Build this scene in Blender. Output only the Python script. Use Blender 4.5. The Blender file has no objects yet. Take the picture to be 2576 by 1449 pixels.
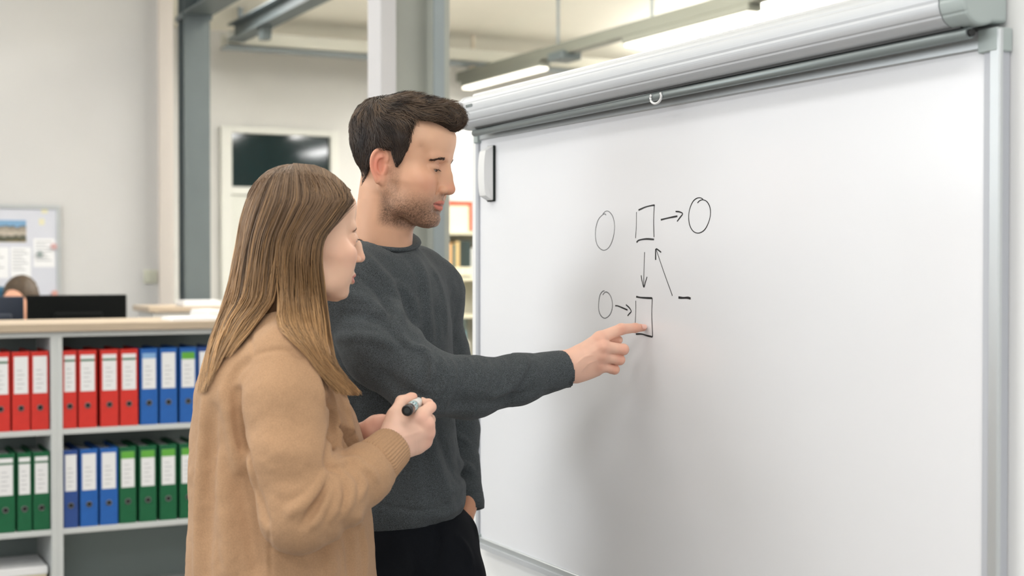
import bpy, math, random
import numpy as np
from mathutils import Vector, Matrix

# ------------------------------------------------------------------ camera, world, lights, exposure
PSI = math.radians(26.93)          # the board wall runs along world +Y; the camera looks this far to its right
CAM_H = 1.47
FPX = 50.0/36.0*2576
PITCH = math.atan((724.5-667)/FPX)
scene = bpy.context.scene
C = scene.collection
cam_d = bpy.data.cameras.new('camera'); cam = bpy.data.objects.new('camera', cam_d); C.objects.link(cam)
cam_d.lens = 50; cam_d.sensor_width = 36; cam_d.clip_start = .05; cam_d.clip_end = 100
cam.location = (0, 0, CAM_H); cam.rotation_euler = (math.pi/2-PITCH, 0, -PSI)
cam_d.dof.use_dof = True; cam_d.dof.focus_distance = 2.68; cam_d.dof.aperture_fstop = 4.0
scene.camera = cam
scene.view_settings.view_transform = 'Standard'; scene.view_settings.look = 'None'
scene.view_settings.gamma = 1.0; scene.view_settings.use_curve_mapping = False
scene.view_settings.exposure = 0.0
w = bpy.data.worlds.new('world'); scene.world = w; w.use_nodes = True
w.node_tree.nodes['Background'].inputs[0].default_value = (.80, .90, 1.0, 1)
w.node_tree.nodes['Background'].inputs[1].default_value = 1.0

def area(name, loc, target, sx, sy, power, col):
    l = bpy.data.lights.new(name, 'AREA'); l.shape = 'RECTANGLE'; l.size = sx; l.size_y = sy; l.energy = power; l.color = col
    o = bpy.data.objects.new(name, l); C.objects.link(o); o.location = loc
    o.rotation_euler = (Vector(target)-Vector(loc)).to_track_quat('-Z', 'Y').to_euler()
    return o
# daylight through the window wall on the left, and the window band behind the camera
area('window_light', (-4.45, 4.6, 2.2), (2, 4.2, 1.2), 6.0, 2.0, 110, (.95, .98, 1.0))
area('window_light', (-1.2, -3.85, 2.1), (.8, 3, 1.2), 3.6, 1.9, 60, (1.0, .99, .98))
# unseen ceiling luminaires, several added to brighten the board end and far room (each lamp in view carries its own)
for x_, y_, dn, up_ in ((-1.6, -.6, 34, 10), (.2, -.3, 28, 12), (.2, 1.1, 9, 10), (-1.4, 2.6, 24, 10), (.3, 3.2, 8, 8), (3.6, .5, 20, 16), (3.6, 3.2, 30, 30), (-1.6, 5.0, 12, 10), (.7, 5.2, 12, 14), (3.6, 6.2, 50, 130), (3.8, 8.3, 50, 140), (-1.6, 7.4, 12, 12), (.7, 7.4, 10, 14),
                        (5.45, 4.4, 45, 110), (7.5, 2.6, 50, 40), (7.5, 5.2, 70, 80), (7.5, 8.0, 45, 110), (7.5, 10.4, 22, 90)):
    area('ceiling_and_fill_light', (x_, y_, 3.25), (x_, y_, 0), .35, 1.5, dn, (1.0, .988, .975))
    area('ceiling_fill_uplight', (x_, y_, 3.30), (x_, y_, 9), .35, 1.5, up_, (1.0, .988, .975))  # upward light added to brighten the ceiling

for x_, y_ in ((3.0, 10.2), (4.4, 9.9)):  # unseen lights added above the frame to brighten the back wall
    area('ceiling_and_fill_light', (x_, y_, 3.53), (x_, y_, 0), .3, 1.2, 15, (1.0, .988, .975))

# ------------------------------------------------------------------ helpers
DEV = globals().get('DEV_PARTS')
def want(k): return DEV is None or k in DEV
rng = np.random.default_rng(7)

def V(px, py, Y):
    """a pixel of the photograph at depth Y -> metres in the figure frame (x right, y away, z up), used to lay things out"""
    cp, sp = math.cos(PITCH), math.sin(PITCH)
    t = (724.5-py)/FPX
    H = Y*(t*cp-sp)/(cp+t*sp)
    zc = Y*cp-H*sp
    return np.array([(px-1288)/FPX*zc, Y, CAM_H+H])
def Vn(px, py, Y):
    cp, sp = math.cos(PITCH), math.sin(PITCH)
    t = (724.5-py)/FPX; H = Y*(t*cp-sp)/(cp+t*sp); zc = Y*cp-H*sp
    return np.stack([(px-1288)/FPX*zc, Y+0*zc, CAM_H+H], -1)
def unV(P):
    cp, sp = math.cos(PITCH), math.sin(PITCH)
    H = P[..., 2]-CAM_H; zc = P[..., 1]*cp-H*sp; yc = P[..., 1]*sp+H*cp
    return 1288+FPX*P[..., 0]/zc, 724.5-FPX*yc/zc
RW = np.array([[math.cos(PSI), math.sin(PSI), 0], [-math.sin(PSI), math.cos(PSI), 0], [0, 0, 1]])
def W(p): return RW@np.asarray(p, float)             # figure frame -> world
def plane_x(px, py, X):                              # where the sight line of a pixel meets the vertical plane x = X
    a = W(V(px, py, 1.0))-np.array([0, 0, CAM_H]); a = a*(X/a[0]); return a+np.array([0, 0, CAM_H])
def plane_y(px, py, Yw):
    a = W(V(px, py, 1.0))-np.array([0, 0, CAM_H]); a = a*(Yw/a[1]); return a+np.array([0, 0, CAM_H])

def srgb(r, g, b): return tuple(((c/255+.055)/1.055)**2.4 if c > 10 else c/255/12.92 for c in (r, g, b))+(1,)
def mat(name, col, rough=.5, metal=0, bump=None, noise=None, attr=None, sheen=0, sss=0, spec=.5, emit=None, coat=0, coords='Object', stretch=None):
    """procedural material; bump=(scale, strength, distance); noise=(scale, amount) mottles the colour; attr reads a colour attribute"""
    m = bpy.data.materials.new(name); m.use_nodes = True; nt = m.node_tree; N = nt.nodes; L = nt.links
    b = N['Principled BSDF']
    if len(col) == 3: col = srgb(*col)
    b.inputs['Base Color'].default_value = col; b.inputs['Roughness'].default_value = rough; b.inputs['Metallic'].default_value = metal
    b.inputs['Specular IOR Level'].default_value = spec
    if sheen: b.inputs['Sheen Weight'].default_value = sheen; b.inputs['Sheen Roughness'].default_value = .5
    if coat: b.inputs['Coat Weight'].default_value = coat; b.inputs['Coat Roughness'].default_value = .15
    if sss:
        b.inputs['Subsurface Weight'].default_value = sss; b.inputs['Subsurface Radius'].default_value = (1, .35, .18); b.inputs['Subsurface Scale'].default_value = .006
    if emit: b.inputs['Emission Color'].default_value = emit[0]; b.inputs['Emission Strength'].default_value = emit[1]
    tc = N.new('ShaderNodeTexCoord'); src = tc.outputs[coords]
    if stretch:
        mp = N.new('ShaderNodeMapping'); mp.inputs['Scale'].default_value = stretch; L.new(src, mp.inputs[0]); src = mp.outputs[0]
    base = None
    if attr:
        a = N.new('ShaderNodeAttribute'); a.attribute_name = attr; base = a.outputs['Color']; L.new(base, b.inputs['Base Color'])
    if noise:
        n = N.new('ShaderNodeTexNoise'); n.inputs['Scale'].default_value = noise[0]; n.inputs['Detail'].default_value = 4; L.new(src, n.inputs['Vector'])
        mr = N.new('ShaderNodeMapRange'); mr.inputs[1].default_value = .3; mr.inputs[2].default_value = .7
        mr.inputs[3].default_value = 1-noise[1]; mr.inputs[4].default_value = 1+noise[1]; L.new(n.outputs[0], mr.inputs[0])
        mx = N.new('ShaderNodeVectorMath'); mx.operation = 'SCALE'
        if base is not None: L.new(base, mx.inputs[0])
        else: mx.inputs[0].default_value = col[:3]
        L.new(mr.outputs[0], mx.inputs['Scale']); L.new(mx.outputs[0], b.inputs['Base Color'])
    if bump:
        n2 = N.new('ShaderNodeTexNoise'); n2.inputs['Scale'].default_value = bump[0]; n2.inputs['Detail'].default_value = 3; L.new(src, n2.inputs['Vector'])
        bp = N.new('ShaderNodeBump'); bp.inputs['Strength'].default_value = bump[1]; bp.inputs['Distance'].default_value = bump[2]
        L.new(n2.outputs[0], bp.inputs['Height']); L.new(bp.outputs[0], b.inputs['Normal'])
    return m

def link(name, me, m=None, parent=None, label=None):
    o = bpy.data.objects.new(name, me); C.objects.link(o)
    if m is not None: me.materials.append(m)
    if parent is not None: o.parent = parent
    if label: o['label'] = label
    return o
def np_mesh(name, verts, faces, smooth=True, col=None):
    """faces: (n,k) int array"""
    me = bpy.data.meshes.new(name); verts = np.ascontiguousarray(verts, np.float32); faces = np.ascontiguousarray(faces, np.int32)
    k = faces.shape[1]
    me.vertices.add(len(verts)); me.vertices.foreach_set('co', verts.ravel())
    me.loops.add(faces.size); me.loops.foreach_set('vertex_index', faces.ravel())
    me.polygons.add(len(faces)); me.polygons.foreach_set('loop_start', np.arange(0, faces.size, k, dtype=np.int32))
    me.update(calc_edges=True)
    if smooth: me.polygons.foreach_set('use_smooth', np.ones(len(faces), bool))
    if col is not None:
        a = me.color_attributes.new('Col', 'FLOAT_COLOR', 'POINT'); c4 = np.ones((len(verts), 4), np.float32); c4[:, :3] = col
        a.data.foreach_set('color', c4.ravel())
    return me
def thing(name, label, cat, loc=(0, 0, 0), rz=0, group=None):
    o = bpy.data.objects.new(name, None); C.objects.link(o); o.location = loc; o.rotation_euler = (0, 0, rz); o.empty_display_size = .1
    o['label'] = label; o['category'] = cat
    if group: o['group'] = group
    return o
def tag(o, label, cat, group=None):
    o['label'] = label; o['category'] = cat
    if group: o['group'] = group
    return o
class MB:
    """collects simple solids into one mesh"""
    def __init__(s): s.v = []; s.f = []
    def box(s, lo, hi, bev=0):
        x0, y0, z0 = lo; x1, y1, z1 = hi
        if bev <= 0:
            n = len(s.v); s.v += [(x0, y0, z0), (x1, y0, z0), (x1, y1, z0), (x0, y1, z0), (x0, y0, z1), (x1, y0, z1), (x1, y1, z1), (x0, y1, z1)]
            s.f += [tuple(n+i for i in q) for q in ((0, 3, 2, 1), (4, 5, 6, 7), (0, 1, 5, 4), (1, 2, 6, 5), (2, 3, 7, 6), (3, 0, 4, 7))]
            return s
        b = min(bev, (x1-x0)*.49, (y1-y0)*.49, (z1-z0)*.49); n = len(s.v); idx = {}
        X = (x0, x1); Y = (y0, y1); Z = (z0, z1)
        for i in (0, 1):
            for j in (0, 1):
                for k in (0, 1):
                    for ax in (0, 1, 2):
                        p = [X[i]+(b if i == 0 else -b), Y[j]+(b if j == 0 else -b), Z[k]+(b if k == 0 else -b)]
                        p[ax] = (X[i], Y[j], Z[k])[ax]
                        idx[i, j, k, ax] = len(s.v); s.v.append(tuple(p))
        q = lambda *a: s.f.append(tuple(idx[t] for t in a))
        for ax in (0, 1, 2):
            o1, o2 = [a for a in (0, 1, 2) if a != ax]
            for e in (0, 1):
                def key(u, v_):
                    t = [0, 0, 0]; t[ax] = e; t[o1] = u; t[o2] = v_; return (*t, ax)
                r = [key(0, 0), key(1, 0), key(1, 1), key(0, 1)]
                if (e == 0) ^ (ax == 1): r = r[::-1]
                q(*r)
        for ax in (0, 1, 2):
            o1, o2 = [a for a in (0, 1, 2) if a != ax]
            for u in (0, 1):
                for v_ in (0, 1):
                    def key(e, w_):
                        t = [0, 0, 0]; t[ax] = e; t[o1] = u; t[o2] = v_; return (*t, w_)
                    r = [key(0, o1), key(1, o1), key(1, o2), key(0, o2)]
                    if (u ^ v_) ^ (ax == 1): r = r[::-1]
                    q(*r[::-1])
        for i in (0, 1):
            for j in (0, 1):
                for k in (0, 1):
                    r = [(i, j, k, 0), (i, j, k, 1), (i, j, k, 2)]
                    if (i+j+k) % 2 == 0: r = r[::-1]
                    q(*r)
        return s
    def tube(s, pts, r, n=12, cap=True, up=(0, 0, 1), flat=1.0):
        pts = [np.asarray(p, float) for p in pts]; rs = r if hasattr(r, '__len__') else [r]*len(pts); base = len(s.v)
        for i, p in enumerate(pts):
            t = pts[min(i+1, len(pts)-1)]-pts[max(i-1, 0)]; t /= np.linalg.norm(t)+1e-12
            u = np.asarray(up, float)
            if abs(np.dot(u, t)) > .95: u = np.array([1., 0, 0]) if abs(t[0]) < .9 else np.array([0, 1., 0])
            a = np.cross(t, u); a /= np.linalg.norm(a); b = np.cross(a, t)
            for k in range(n):
                th = 2*math.pi*k/n; s.v.append(tuple(p+rs[i]*(math.cos(th)*a+flat*math.sin(th)*b)))
        for i in range(len(pts)-1):
            for k in range(n):
                k2 = (k+1) % n; s.f.append((base+i*n+k, base+i*n+k2, base+(i+1)*n+k2, base+(i+1)*n+k))
        if cap:
            s.f.append(tuple(base+k for k in range(n))[::-1]); s.f.append(tuple(base+(len(pts)-1)*n+k for k in range(n)))
        return s
    def prism(s, poly, a, b, axis):
        """extrude 2-D poly along an axis from a to b"""
        n = len(poly); base = len(s.v)
        for t in (a, b):
            for (u, v_) in poly:
                p = [0, 0, 0]; o = [i for i in (0, 1, 2) if i != axis]; p[axis] = t; p[o[0]] = u; p[o[1]] = v_; s.v.append(tuple(p))
        s.f.append(tuple(range(base, base+n))); s.f.append(tuple(range(base+n, base+2*n))[::-1])
        for k in range(n):
            k2 = (k+1) % n; s.f.append((base+k, base+n+k, base+n+k2, base+k2))
        return s
    def build(s, name, m, parent=None, label=None, smooth=False):
        me = bpy.data.meshes.new(name); me.from_pydata(s.v, [], s.f); me.validate()
        import bmesh
        bm = bmesh.new(); bm.from_mesh(me); bmesh.ops.recalc_face_normals(bm, faces=bm.faces)
        for f in bm.faces: f.smooth = bool(smooth) and len(f.verts) < 9
        bm.to_mesh(me); bm.free()
        return link(name, me, m, parent, label)
def struct(o): o['kind'] = 'structure'; return o

# ------------------------------------------------------------------ volume modelling
def smin(a, b, k):
    if k <= 0: return np.minimum(a, b)
    h = np.maximum(k-np.abs(a-b), 0)/k; return np.minimum(a, b)-h*h*k*.25
class Vol:
    """a signed distance grid that solids are blended into; mesh() skins it"""
    def __init__(s, lo, hi, h):
        s.lo = np.array(lo, float); s.h = h; n = np.ceil((np.array(hi)-s.lo)/h).astype(int)+1; s.n = n
        s.ax = [np.float32(s.lo[i]+h*np.arange(n[i])) for i in range(3)]
        s.d = np.full(n, .06, np.float32)
    def like(s):
        g = Vol.__new__(Vol); g.lo, g.h, g.n, g.ax = s.lo, s.h, s.n, s.ax; g.d = np.full(s.n, .06, np.float32); return g
    def crop(s, lo, hi):
        a = np.clip(np.floor((np.asarray(lo)-s.lo)/s.h).astype(int), 0, s.n); b = np.clip(np.ceil((np.asarray(hi)-s.lo)/s.h).astype(int)+1, 0, s.n)
        sl = tuple(slice(a[i], b[i]) for i in range(3))
        g = np.meshgrid(*[s.ax[i][sl[i]] for i in range(3)], indexing='ij', sparse=True)
        return sl, g
    def put(s, fn, lo, hi, k=.01, op='add', pad=None):
        pad = max(k, 4*s.h)+.004 if pad is None else pad
        sl, g = s.crop(np.asarray(lo)-pad, np.asarray(hi)+pad)
        if min(x.stop-x.start for x in sl) <= 0: return
        v = fn(*g).astype(np.float32)
        if op == 'add': s.d[sl] = smin(s.d[sl], v, k)
        elif op == 'sub': s.d[sl] = -smin(-s.d[sl], v, k)
        elif op == 'disp': s.d[sl] -= v
        elif op == 'and': s.d[sl] = -smin(-s.d[sl], -v, k)
    def cone(s, a, b, ra, rb, k=.01, op='add', flat=None):
        a = np.asarray(a, float); b = np.asarray(b, float); ba = b-a; L2 = float(ba@ba)+1e-12; R = max(ra, rb)
        def fn(x, y, z):
            px, py, pz = x-a[0], y-a[1], z-a[2]
            t = np.clip((px*ba[0]+py*ba[1]+pz*ba[2])/L2, 0, 1)
            qx, qy, qz = px-t*ba[0], py-t*ba[1], pz-t*ba[2]
            if flat is not None:
                n, f = flat; dn = qx*n[0]+qy*n[1]+qz*n[2]; g = 1/f-1
                qx, qy, qz = qx+dn*g*n[0], qy+dn*g*n[1], qz+dn*g*n[2]
            d = np.sqrt(qx*qx+qy*qy+qz*qz)-(ra+(rb-ra)*t)
            return d*(flat[1]**.5 if flat is not None and flat[1] < 1 else 1)
        s.put(fn, np.minimum(a, b)-R, np.maximum(a, b)+R, k, op)
    def chain(s, pts, rs, k=.01, op='add', flat=None, kk=None):
        for i in range(len(pts)-1): s.cone(pts[i], pts[i+1], rs[i], rs[i+1], k if kk is None else kk, op, flat)
    def ell(s, c, r, M=None, k=.01, op='add'):
        c = np.asarray(c, float); r = np.asarray(r, float); M = np.eye(3) if M is None else M
        def fn(x, y, z):
            px, py, pz = x-c[0], y-c[1], z-c[2]
            q = [M[0, i]*px+M[1, i]*py+M[2, i]*pz for i in range(3)]
            k0 = np.sqrt(sum((q[i]/r[i])**2 for i in range(3))); k1 = np.sqrt(sum((q[i]/r[i]**2)**2 for i in range(3)))+1e-9
            return k0*(k0-1)/k1
        R = r.max(); s.put(fn, c-R, c+R, k, op)
    def loft(s, rows, M=None, o=(0, 0, 0), sc=1, k=.01, op='add', expo=2.0, ret=False):
        """rows: (z, cx, cy, a, b, yaw) elliptical sections stacked along local z, smoothly interpolated"""
        R = np.array(rows, float); R = R[np.argsort(R[:, 0])]; zz = np.linspace(R[0, 0], R[-1, 0], 400)
        T = [mono(R[:, 0], R[:, i], zz) for i in range(1, R.shape[1])]
        M = np.eye(3) if M is None else M; o = np.asarray(o, float)
        def fn(x, y, z):
            px, py, pz = x-o[0], y-o[1], z-o[2]
            qx = (M[0, 0]*px+M[1, 0]*py+M[2, 0]*pz)/sc; qy = (M[0, 1]*px+M[1, 1]*py+M[2, 1]*pz)/sc; qz = (M[0, 2]*px+M[1, 2]*py+M[2, 2]*pz)/sc
            shp = np.broadcast(qx, qy, qz).shape
            u = np.clip((qz-zz[0])/(zz[-1]-zz[0])*399, 0, 399); i = np.minimum(u.astype(int), 398); f = u-i
            cx, cy, a, b = [(t[i]*(1-f)+t[i+1]*f).astype(np.float32) for t in T[:4]]
            if len(T) > 4:
                yw = T[4][i]*(1-f)+T[4][i+1]*f; cs, sn = np.cos(yw), np.sin(yw)
                ux, uy = (qx-cx), (qy-cy); ux, uy = ux*cs+uy*sn, -ux*sn+uy*cs
            else: ux, uy = qx-cx, qy-cy
            e = expo
            k0 = ((np.abs(ux)/a)**e+(np.abs(uy)/b)**e)**(1/e)
            k1 = np.sqrt((ux/a**2)**2+(uy/b**2)**2)+1e-6
            d = np.where(k0 > .3, k0*(k0-1)/k1, -.7*np.minimum(a, b))
            d = np.clip(d, -np.minimum(a, b), 1)
            dz = np.maximum(zz[0]-qz, qz-zz[-1])
            d = np.where((dz > 0) & (d > 0), np.sqrt(d*d+dz*dz), np.maximum(d, dz))
            return (d*sc).astype(np.float32)
        if ret: return fn
        ext = np.max(np.abs(R[:, 1:3]))+np.max(R[:, 3:5])
        cs_ = np.array([[sx*ext*sc, sy*ext*sc, zq*sc] for sx in (-1, 1) for sy in (-1, 1) for zq in (R[0, 0], R[-1, 0])])@M.T+o
        s.put(fn, cs_.min(0), cs_.max(0), k, op)
    def sample(s, P):
        q = (np.asarray(P)-s.lo)/s.h; q = np.clip(q, 0, s.n-1.001); i = q.astype(int); f = q-i
        o = 0
        for dx in (0, 1):
            for dy in (0, 1):
                for dz in (0, 1):
                    wgt = (f[..., 0] if dx else 1-f[..., 0])*(f[..., 1] if dy else 1-f[..., 1])*(f[..., 2] if dz else 1-f[..., 2])
                    o = o+wgt*s.d[i[..., 0]+dx, i[..., 1]+dy, i[..., 2]+dz]
        return o
    def depth(s, px, py, step=None):
        """first surface met on the sight lines through (px,py); nan where there is none"""
        px = np.asarray(px, float); py = np.asarray(py, float); Y = np.arange(s.lo[1], s.lo[1]+s.h*s.n[1], step or s.h*.8)
        P = Vn(px[..., None], py[..., None], Y[(None,)*px.ndim]); v = s.sample(P)
        inb = ((P >= s.lo) & (P <= s.lo+s.h*(s.n-1))).all(-1); neg = (v < 0) & inb
        hit = neg.any(-1); k = neg.argmax(-1); k = np.clip(k, 1, len(Y)-1)
        v1 = np.take_along_axis(v, k[..., None], -1)[..., 0]; v0 = np.take_along_axis(v, k[..., None]-1, -1)[..., 0]
        y = Y[k-1]+(Y[k]-Y[k-1])*np.clip(v0/(v0-v1+1e-9), 0, 1)
        return np.where(hit, y, np.nan)
    def fold(s, pix, amp, w, w2=None, taper=True):
        """a cloth fold: relief that follows a line on the surface, amp>0 a ridge, amp<0 a groove"""
        pix = smooth_poly(pix, 10); d = s.depth(np.array([p[0] for p in pix]), np.array([p[1] for p in pix]))
        ok = ~np.isnan(d)
        if ok.sum() < 2: return
        P = [V(pix[i][0], pix[i][1], d[i]) for i in range(len(pix)) if ok[i]]
        s.fold3(P, amp, w, taper)
    def fold3(s, P, amp, w, taper=True):
        P = [np.asarray(p, float) for p in P]; n = len(P)-1; acc = None
        lo = np.min(P, 0)-3*w; hi = np.max(P, 0)+3*w; sl, g = s.crop(lo, hi)
        if min(x.stop-x.start for x in sl) <= 0: return
        x, y, z = g; best = None
        for i in range(n):
            a = P[i]; ba = P[i+1]-a; L2 = float(ba@ba)+1e-12
            px, py, pz = x-a[0], y-a[1], z-a[2]; t = np.clip((px*ba[0]+py*ba[1]+pz*ba[2])/L2, 0, 1)
            dd = (px-t*ba[0])**2+(py-t*ba[1])**2+(pz-t*ba[2])**2
            u = (i+t)/n; am = np.sqrt(np.clip(np.sin(np.pi*(.04+.92*u)), 0, 1)) if taper else 1.0
            e = am*np.exp(-dd/(w*w)); best = e if best is None else np.maximum(best, e)
        s.d[sl] -= (amp*best).astype(np.float32)
    def mesh(s):
        d = s.d; sg = d < 0
        cnt = sum(sg[a:sg.shape[0]-1+a, b:sg.shape[1]-1+b, c:sg.shape[2]-1+c].astype(np.int8) for a in (0, 1) for b in (0, 1) for c in (0, 1))
        act = (cnt > 0) & (cnt < 8); ijk = np.argwhere(act); idx = np.full(act.shape, -1, np.int32); idx[act] = np.arange(len(ijk))
        acc = np.zeros((len(ijk), 3)); num = np.zeros(len(ijk)); cor = [(a, b, c) for a in (0, 1) for b in (0, 1) for c in (0, 1)]
        dv = {c: d[ijk[:, 0]+c[0], ijk[:, 1]+c[1], ijk[:, 2]+c[2]] for c in cor}
        for c1 in cor:
            for ax in range(3):
                if c1[ax]: continue
                c2 = list(c1); c2[ax] = 1; c2 = tuple(c2); a, b = dv[c1], dv[c2]; m = (a < 0) != (b < 0)
                t = np.where(m, a/np.where(m, a-b, 1), 0)
                acc += m[:, None]*(np.array(c1)+t[:, None]*(np.array(c2)-np.array(c1))); num += m
        vt = s.lo+s.h*(ijk+acc/num[:, None]); Q = []
        for ax in range(3):
            o = [i for i in range(3) if i != ax]
            A = [slice(None)]*3; B = [slice(None)]*3; A[ax] = slice(0, -1); B[ax] = slice(1, None)
            ch = sg[tuple(A)] != sg[tuple(B)]; ins = sg[tuple(A)]
            E = np.argwhere(ch); ok = (E[:, o[0]] > 0) & (E[:, o[1]] > 0) & (E[:, o[0]] < sg.shape[o[0]]-1) & (E[:, o[1]] < sg.shape[o[1]]-1); E = E[ok]
            fl = ins[E[:, 0], E[:, 1], E[:, 2]]; q = []
            for (u, v_) in ((-1, -1), (0, -1), (0, 0), (-1, 0)):
                e = E.copy(); e[:, o[0]] += u; e[:, o[1]] += v_; q.append(idx[e[:, 0], e[:, 1], e[:, 2]])
            q = np.stack(q, 1)
            if ax == 1: fl = ~fl
            q[~fl] = q[~fl][:, ::-1]; Q.append(q)
        return vt, np.concatenate(Q)
def mono(x, y, q):
    """smooth interpolation of (x,y) at q (cubic Hermite, limited slopes)"""
    x = np.asarray(x, float); y = np.asarray(y, float); h = np.diff(x); dl = np.diff(y)/h; m = np.zeros(len(x))
    for i in range(1, len(x)-1):
        if dl[i-1]*dl[i] > 0: m[i] = (h[i-1]+h[i])*dl[i-1]*dl[i]/(h[i]*dl[i-1]+h[i-1]*dl[i])*1.0
    m[0] = dl[0]; m[-1] = dl[-1]
    i = np.clip(np.searchsorted(x, q)-1, 0, len(x)-2); t = np.clip((q-x[i])/h[i], 0, 1)
    return (2*t**3-3*t**2+1)*y[i]+(t**3-2*t**2+t)*h[i]*m[i]+(-2*t**3+3*t**2)*y[i+1]+(t**3-t**2)*h[i]*m[i+1]
def smooth_poly(pts, n=10):
    """Catmull-Rom through the points"""
    pts = [np.asarray(p, float) for p in pts]
    if len(pts) < 3: return [pts[0]+(pts[-1]-pts[0])*t for t in np.linspace(0, 1, n)]
    P = [2*pts[0]-pts[1]]+pts+[2*pts[-1]-pts[-2]]; out = []; seg = len(pts)-1
    for u in np.linspace(0, seg, n, endpoint=True):
        i = min(int(u), seg-1); t = u-i; a, b, c, d = P[i:i+4]
        out.append(.5*((2*b)+(-a+c)*t+(2*a-5*b+4*c-d)*t*t+(-a+3*b-3*c+d)*t**3))
    return out
_lat = rng.random((33, 33, 33)).astype(np.float32)
def vnoise(P, f):
    q = np.asarray(P)*f; i = np.floor(q).astype(int); t = q-i; t = t*t*(3-2*t); i = i % 32; o = 0
    for dx in (0, 1):
        for dy in (0, 1):
            for dz in (0, 1):
                wg = (t[..., 0] if dx else 1-t[..., 0])*(t[..., 1] if dy else 1-t[..., 1])*(t[..., 2] if dz else 1-t[..., 2])
                o = o+wg*_lat[i[..., 0]+dx, i[..., 1]+dy, i[..., 2]+dz]
    return o*2-1
def vnormals(v, q):
    n = np.zeros_like(v); a = np.cross(v[q[:, 2]]-v[q[:, 0]], v[q[:, 3]]-v[q[:, 1]])
    for k in range(4):
        for c in range(3): n[:, c] += np.bincount(q[:, k], a[:, c], minlength=len(v))
    return n/(np.linalg.norm(n, axis=1)[:, None]+1e-12)
def join_np(parts):
    vs, fs, cs, b = [], [], [], 0
    for v, f, c in parts: vs.append(v); fs.append(f+b); cs.append(np.broadcast_to(c, v.shape)); b += len(v)
    return np.concatenate(vs), np.concatenate(fs), np.concatenate(cs)
def strands_mesh(P, r, col, tip=.35):
    """P: (n, k, 3) hair paths -> thin three-sided tubes; r: (n,) radii; col: (n, k, 3)"""
    n, k, _ = P.shape; T = np.gradient(P, axis=1); T /= np.linalg.norm(T, axis=2, keepdims=True)+1e-12
    up = np.array([.31, -.87, .38]); A = np.cross(T, up); A /= np.linalg.norm(A, axis=2, keepdims=True)+1e-12; B = np.cross(T, A)
    prof = np.interp(np.linspace(0, 1, k), [0, .08, .75, 1], [.6, 1, 1, tip]); R = (r[:, None]*prof[None])[..., None]
    ring = np.stack([P+R*(math.cos(t)*A+math.sin(t)*B) for t in (0, 2.094, 4.189)], 2)       # n,k,3,3
    verts = ring.reshape(-1, 3); cc = np.repeat(col[:, :, None], 3, 2).reshape(-1, 3)
    b = (np.arange(n)[:, None, None]*k*3+np.arange(k-1)[None, :, None]*3)+np.arange(3)[None, None]
    b2 = (np.arange(n)[:, None, None]*k*3+np.arange(k-1)[None, :, None]*3)+((np.arange(3)+1) % 3)[None, None]
    f = np.stack([b, b2, b2+3, b+3], -1).reshape(-1, 4)
    return verts, f, cc
# ------------------------------------------------------------------ materials
M_wall = mat('cream_wall', (205, 204, 203), .85, bump=(60, .1, .002), noise=(3, .015))
M_pil = mat('pilaster_paint', (222, 213, 205), .85, bump=(60, .1, .002))
M_wall2 = mat('grey_cream_wall', (200, 199, 195), .85, bump=(60, .1, .002), noise=(3, .015))
M_ceil = mat('cream_ceiling', (232, 228, 214), .9, bump=(30, .1, .003), noise=(1.5, .03))
M_floor = mat('grey_floor', (128, 126, 122), .45, bump=(200, .05, .001), noise=(25, .06))
M_part = mat('white_partition', (240, 240, 240), .6, bump=(150, .04, .001))
M_enamel = mat('white_enamel', (235, 236, 240), .22, spec=.5, bump=(6, .02, .001))
M_alu = mat('anodised_aluminium', (196, 200, 202), .38, .55, bump=(400, .03, .0005), stretch=(1, .02, 1))
M_alu2 = mat('silver_painted_aluminium', (202, 205, 209), .42, .3, bump=(400, .03, .0005), stretch=(1, .02, 1))
M_aludark = mat('grey_aluminium', (140, 148, 148), .42, .5)
M_black = mat('black_plastic', (22, 24, 24), .4)
M_felt = mat('black_felt', (24, 34, 32), .95, bump=(900, .5, .001))
M_whitepl = mat('white_plastic', (232, 232, 232), .35)
M_capgrey = mat('pale_grey_plastic', (168, 178, 177), .45)
M_ink = mat('black_ink', (30, 30, 32), .5, noise=(90, .4))
M_ink2 = mat('worn_grey_ink', (96, 98, 102), .5, noise=(60, .35))
M_steelcol = mat('warm_grey_painted_steel', (160, 163, 156), .5, bump=(120, .05, .001), noise=(4, .05))
M_steel = mat('grey_painted_steel', (90, 99, 101), .5, bump=(120, .05, .001), noise=(4, .05))
M_steel2 = mat('blue_grey_painted_steel', (138, 148, 152), .45, noise=(4, .05))
M_steelcream = mat('pale_painted_pipe', (205, 204, 192), .5)
M_casing = mat('light_grey_casing', (206, 205, 208), .6)
M_wood = mat('birch_worktop', (184, 167, 146), .5, noise=(14, .08), stretch=(.3, 4, 4))
M_grey = mat('light_grey_cabinet', (200, 203, 203), .5, bump=(200, .03, .001))
M_greydk = mat('grey_back_panel', (132, 142, 140), .6)
M_red = mat('red_binder_paper', (206, 44, 34), .55, noise=(40, .05)); M_blue = mat('blue_binder_paper', (24, 92, 172), .55, noise=(40, .05))
M_green = mat('green_binder_paper', (0, 92, 54), .55, noise=(40, .05)); M_navy = mat('navy_binder_paper', (38, 72, 140), .55)
M_label = mat('white_label', (232, 232, 234), .6); M_strip = mat('green_label_strip', (96, 168, 60), .6); M_strip2 = mat('dark_green_label_line', (60, 110, 80), .6)
M_print = mat('grey_print', (170, 172, 176), .7)
M_ring = mat('ring_metal', (120, 120, 120), .3, .9); M_hole = mat('hole_shade_black', (12, 12, 12), .8)
M_mon = mat('black_monitor', (8, 11, 11), .7, spec=.15); M_mon2 = mat('navy_monitor', (38, 46, 62), .5)
M_paper = mat('white_paper', (238, 238, 240), .7)
M_glass = mat('dark_window_glass', (14, 34, 36), .06, spec=.8)
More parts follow.
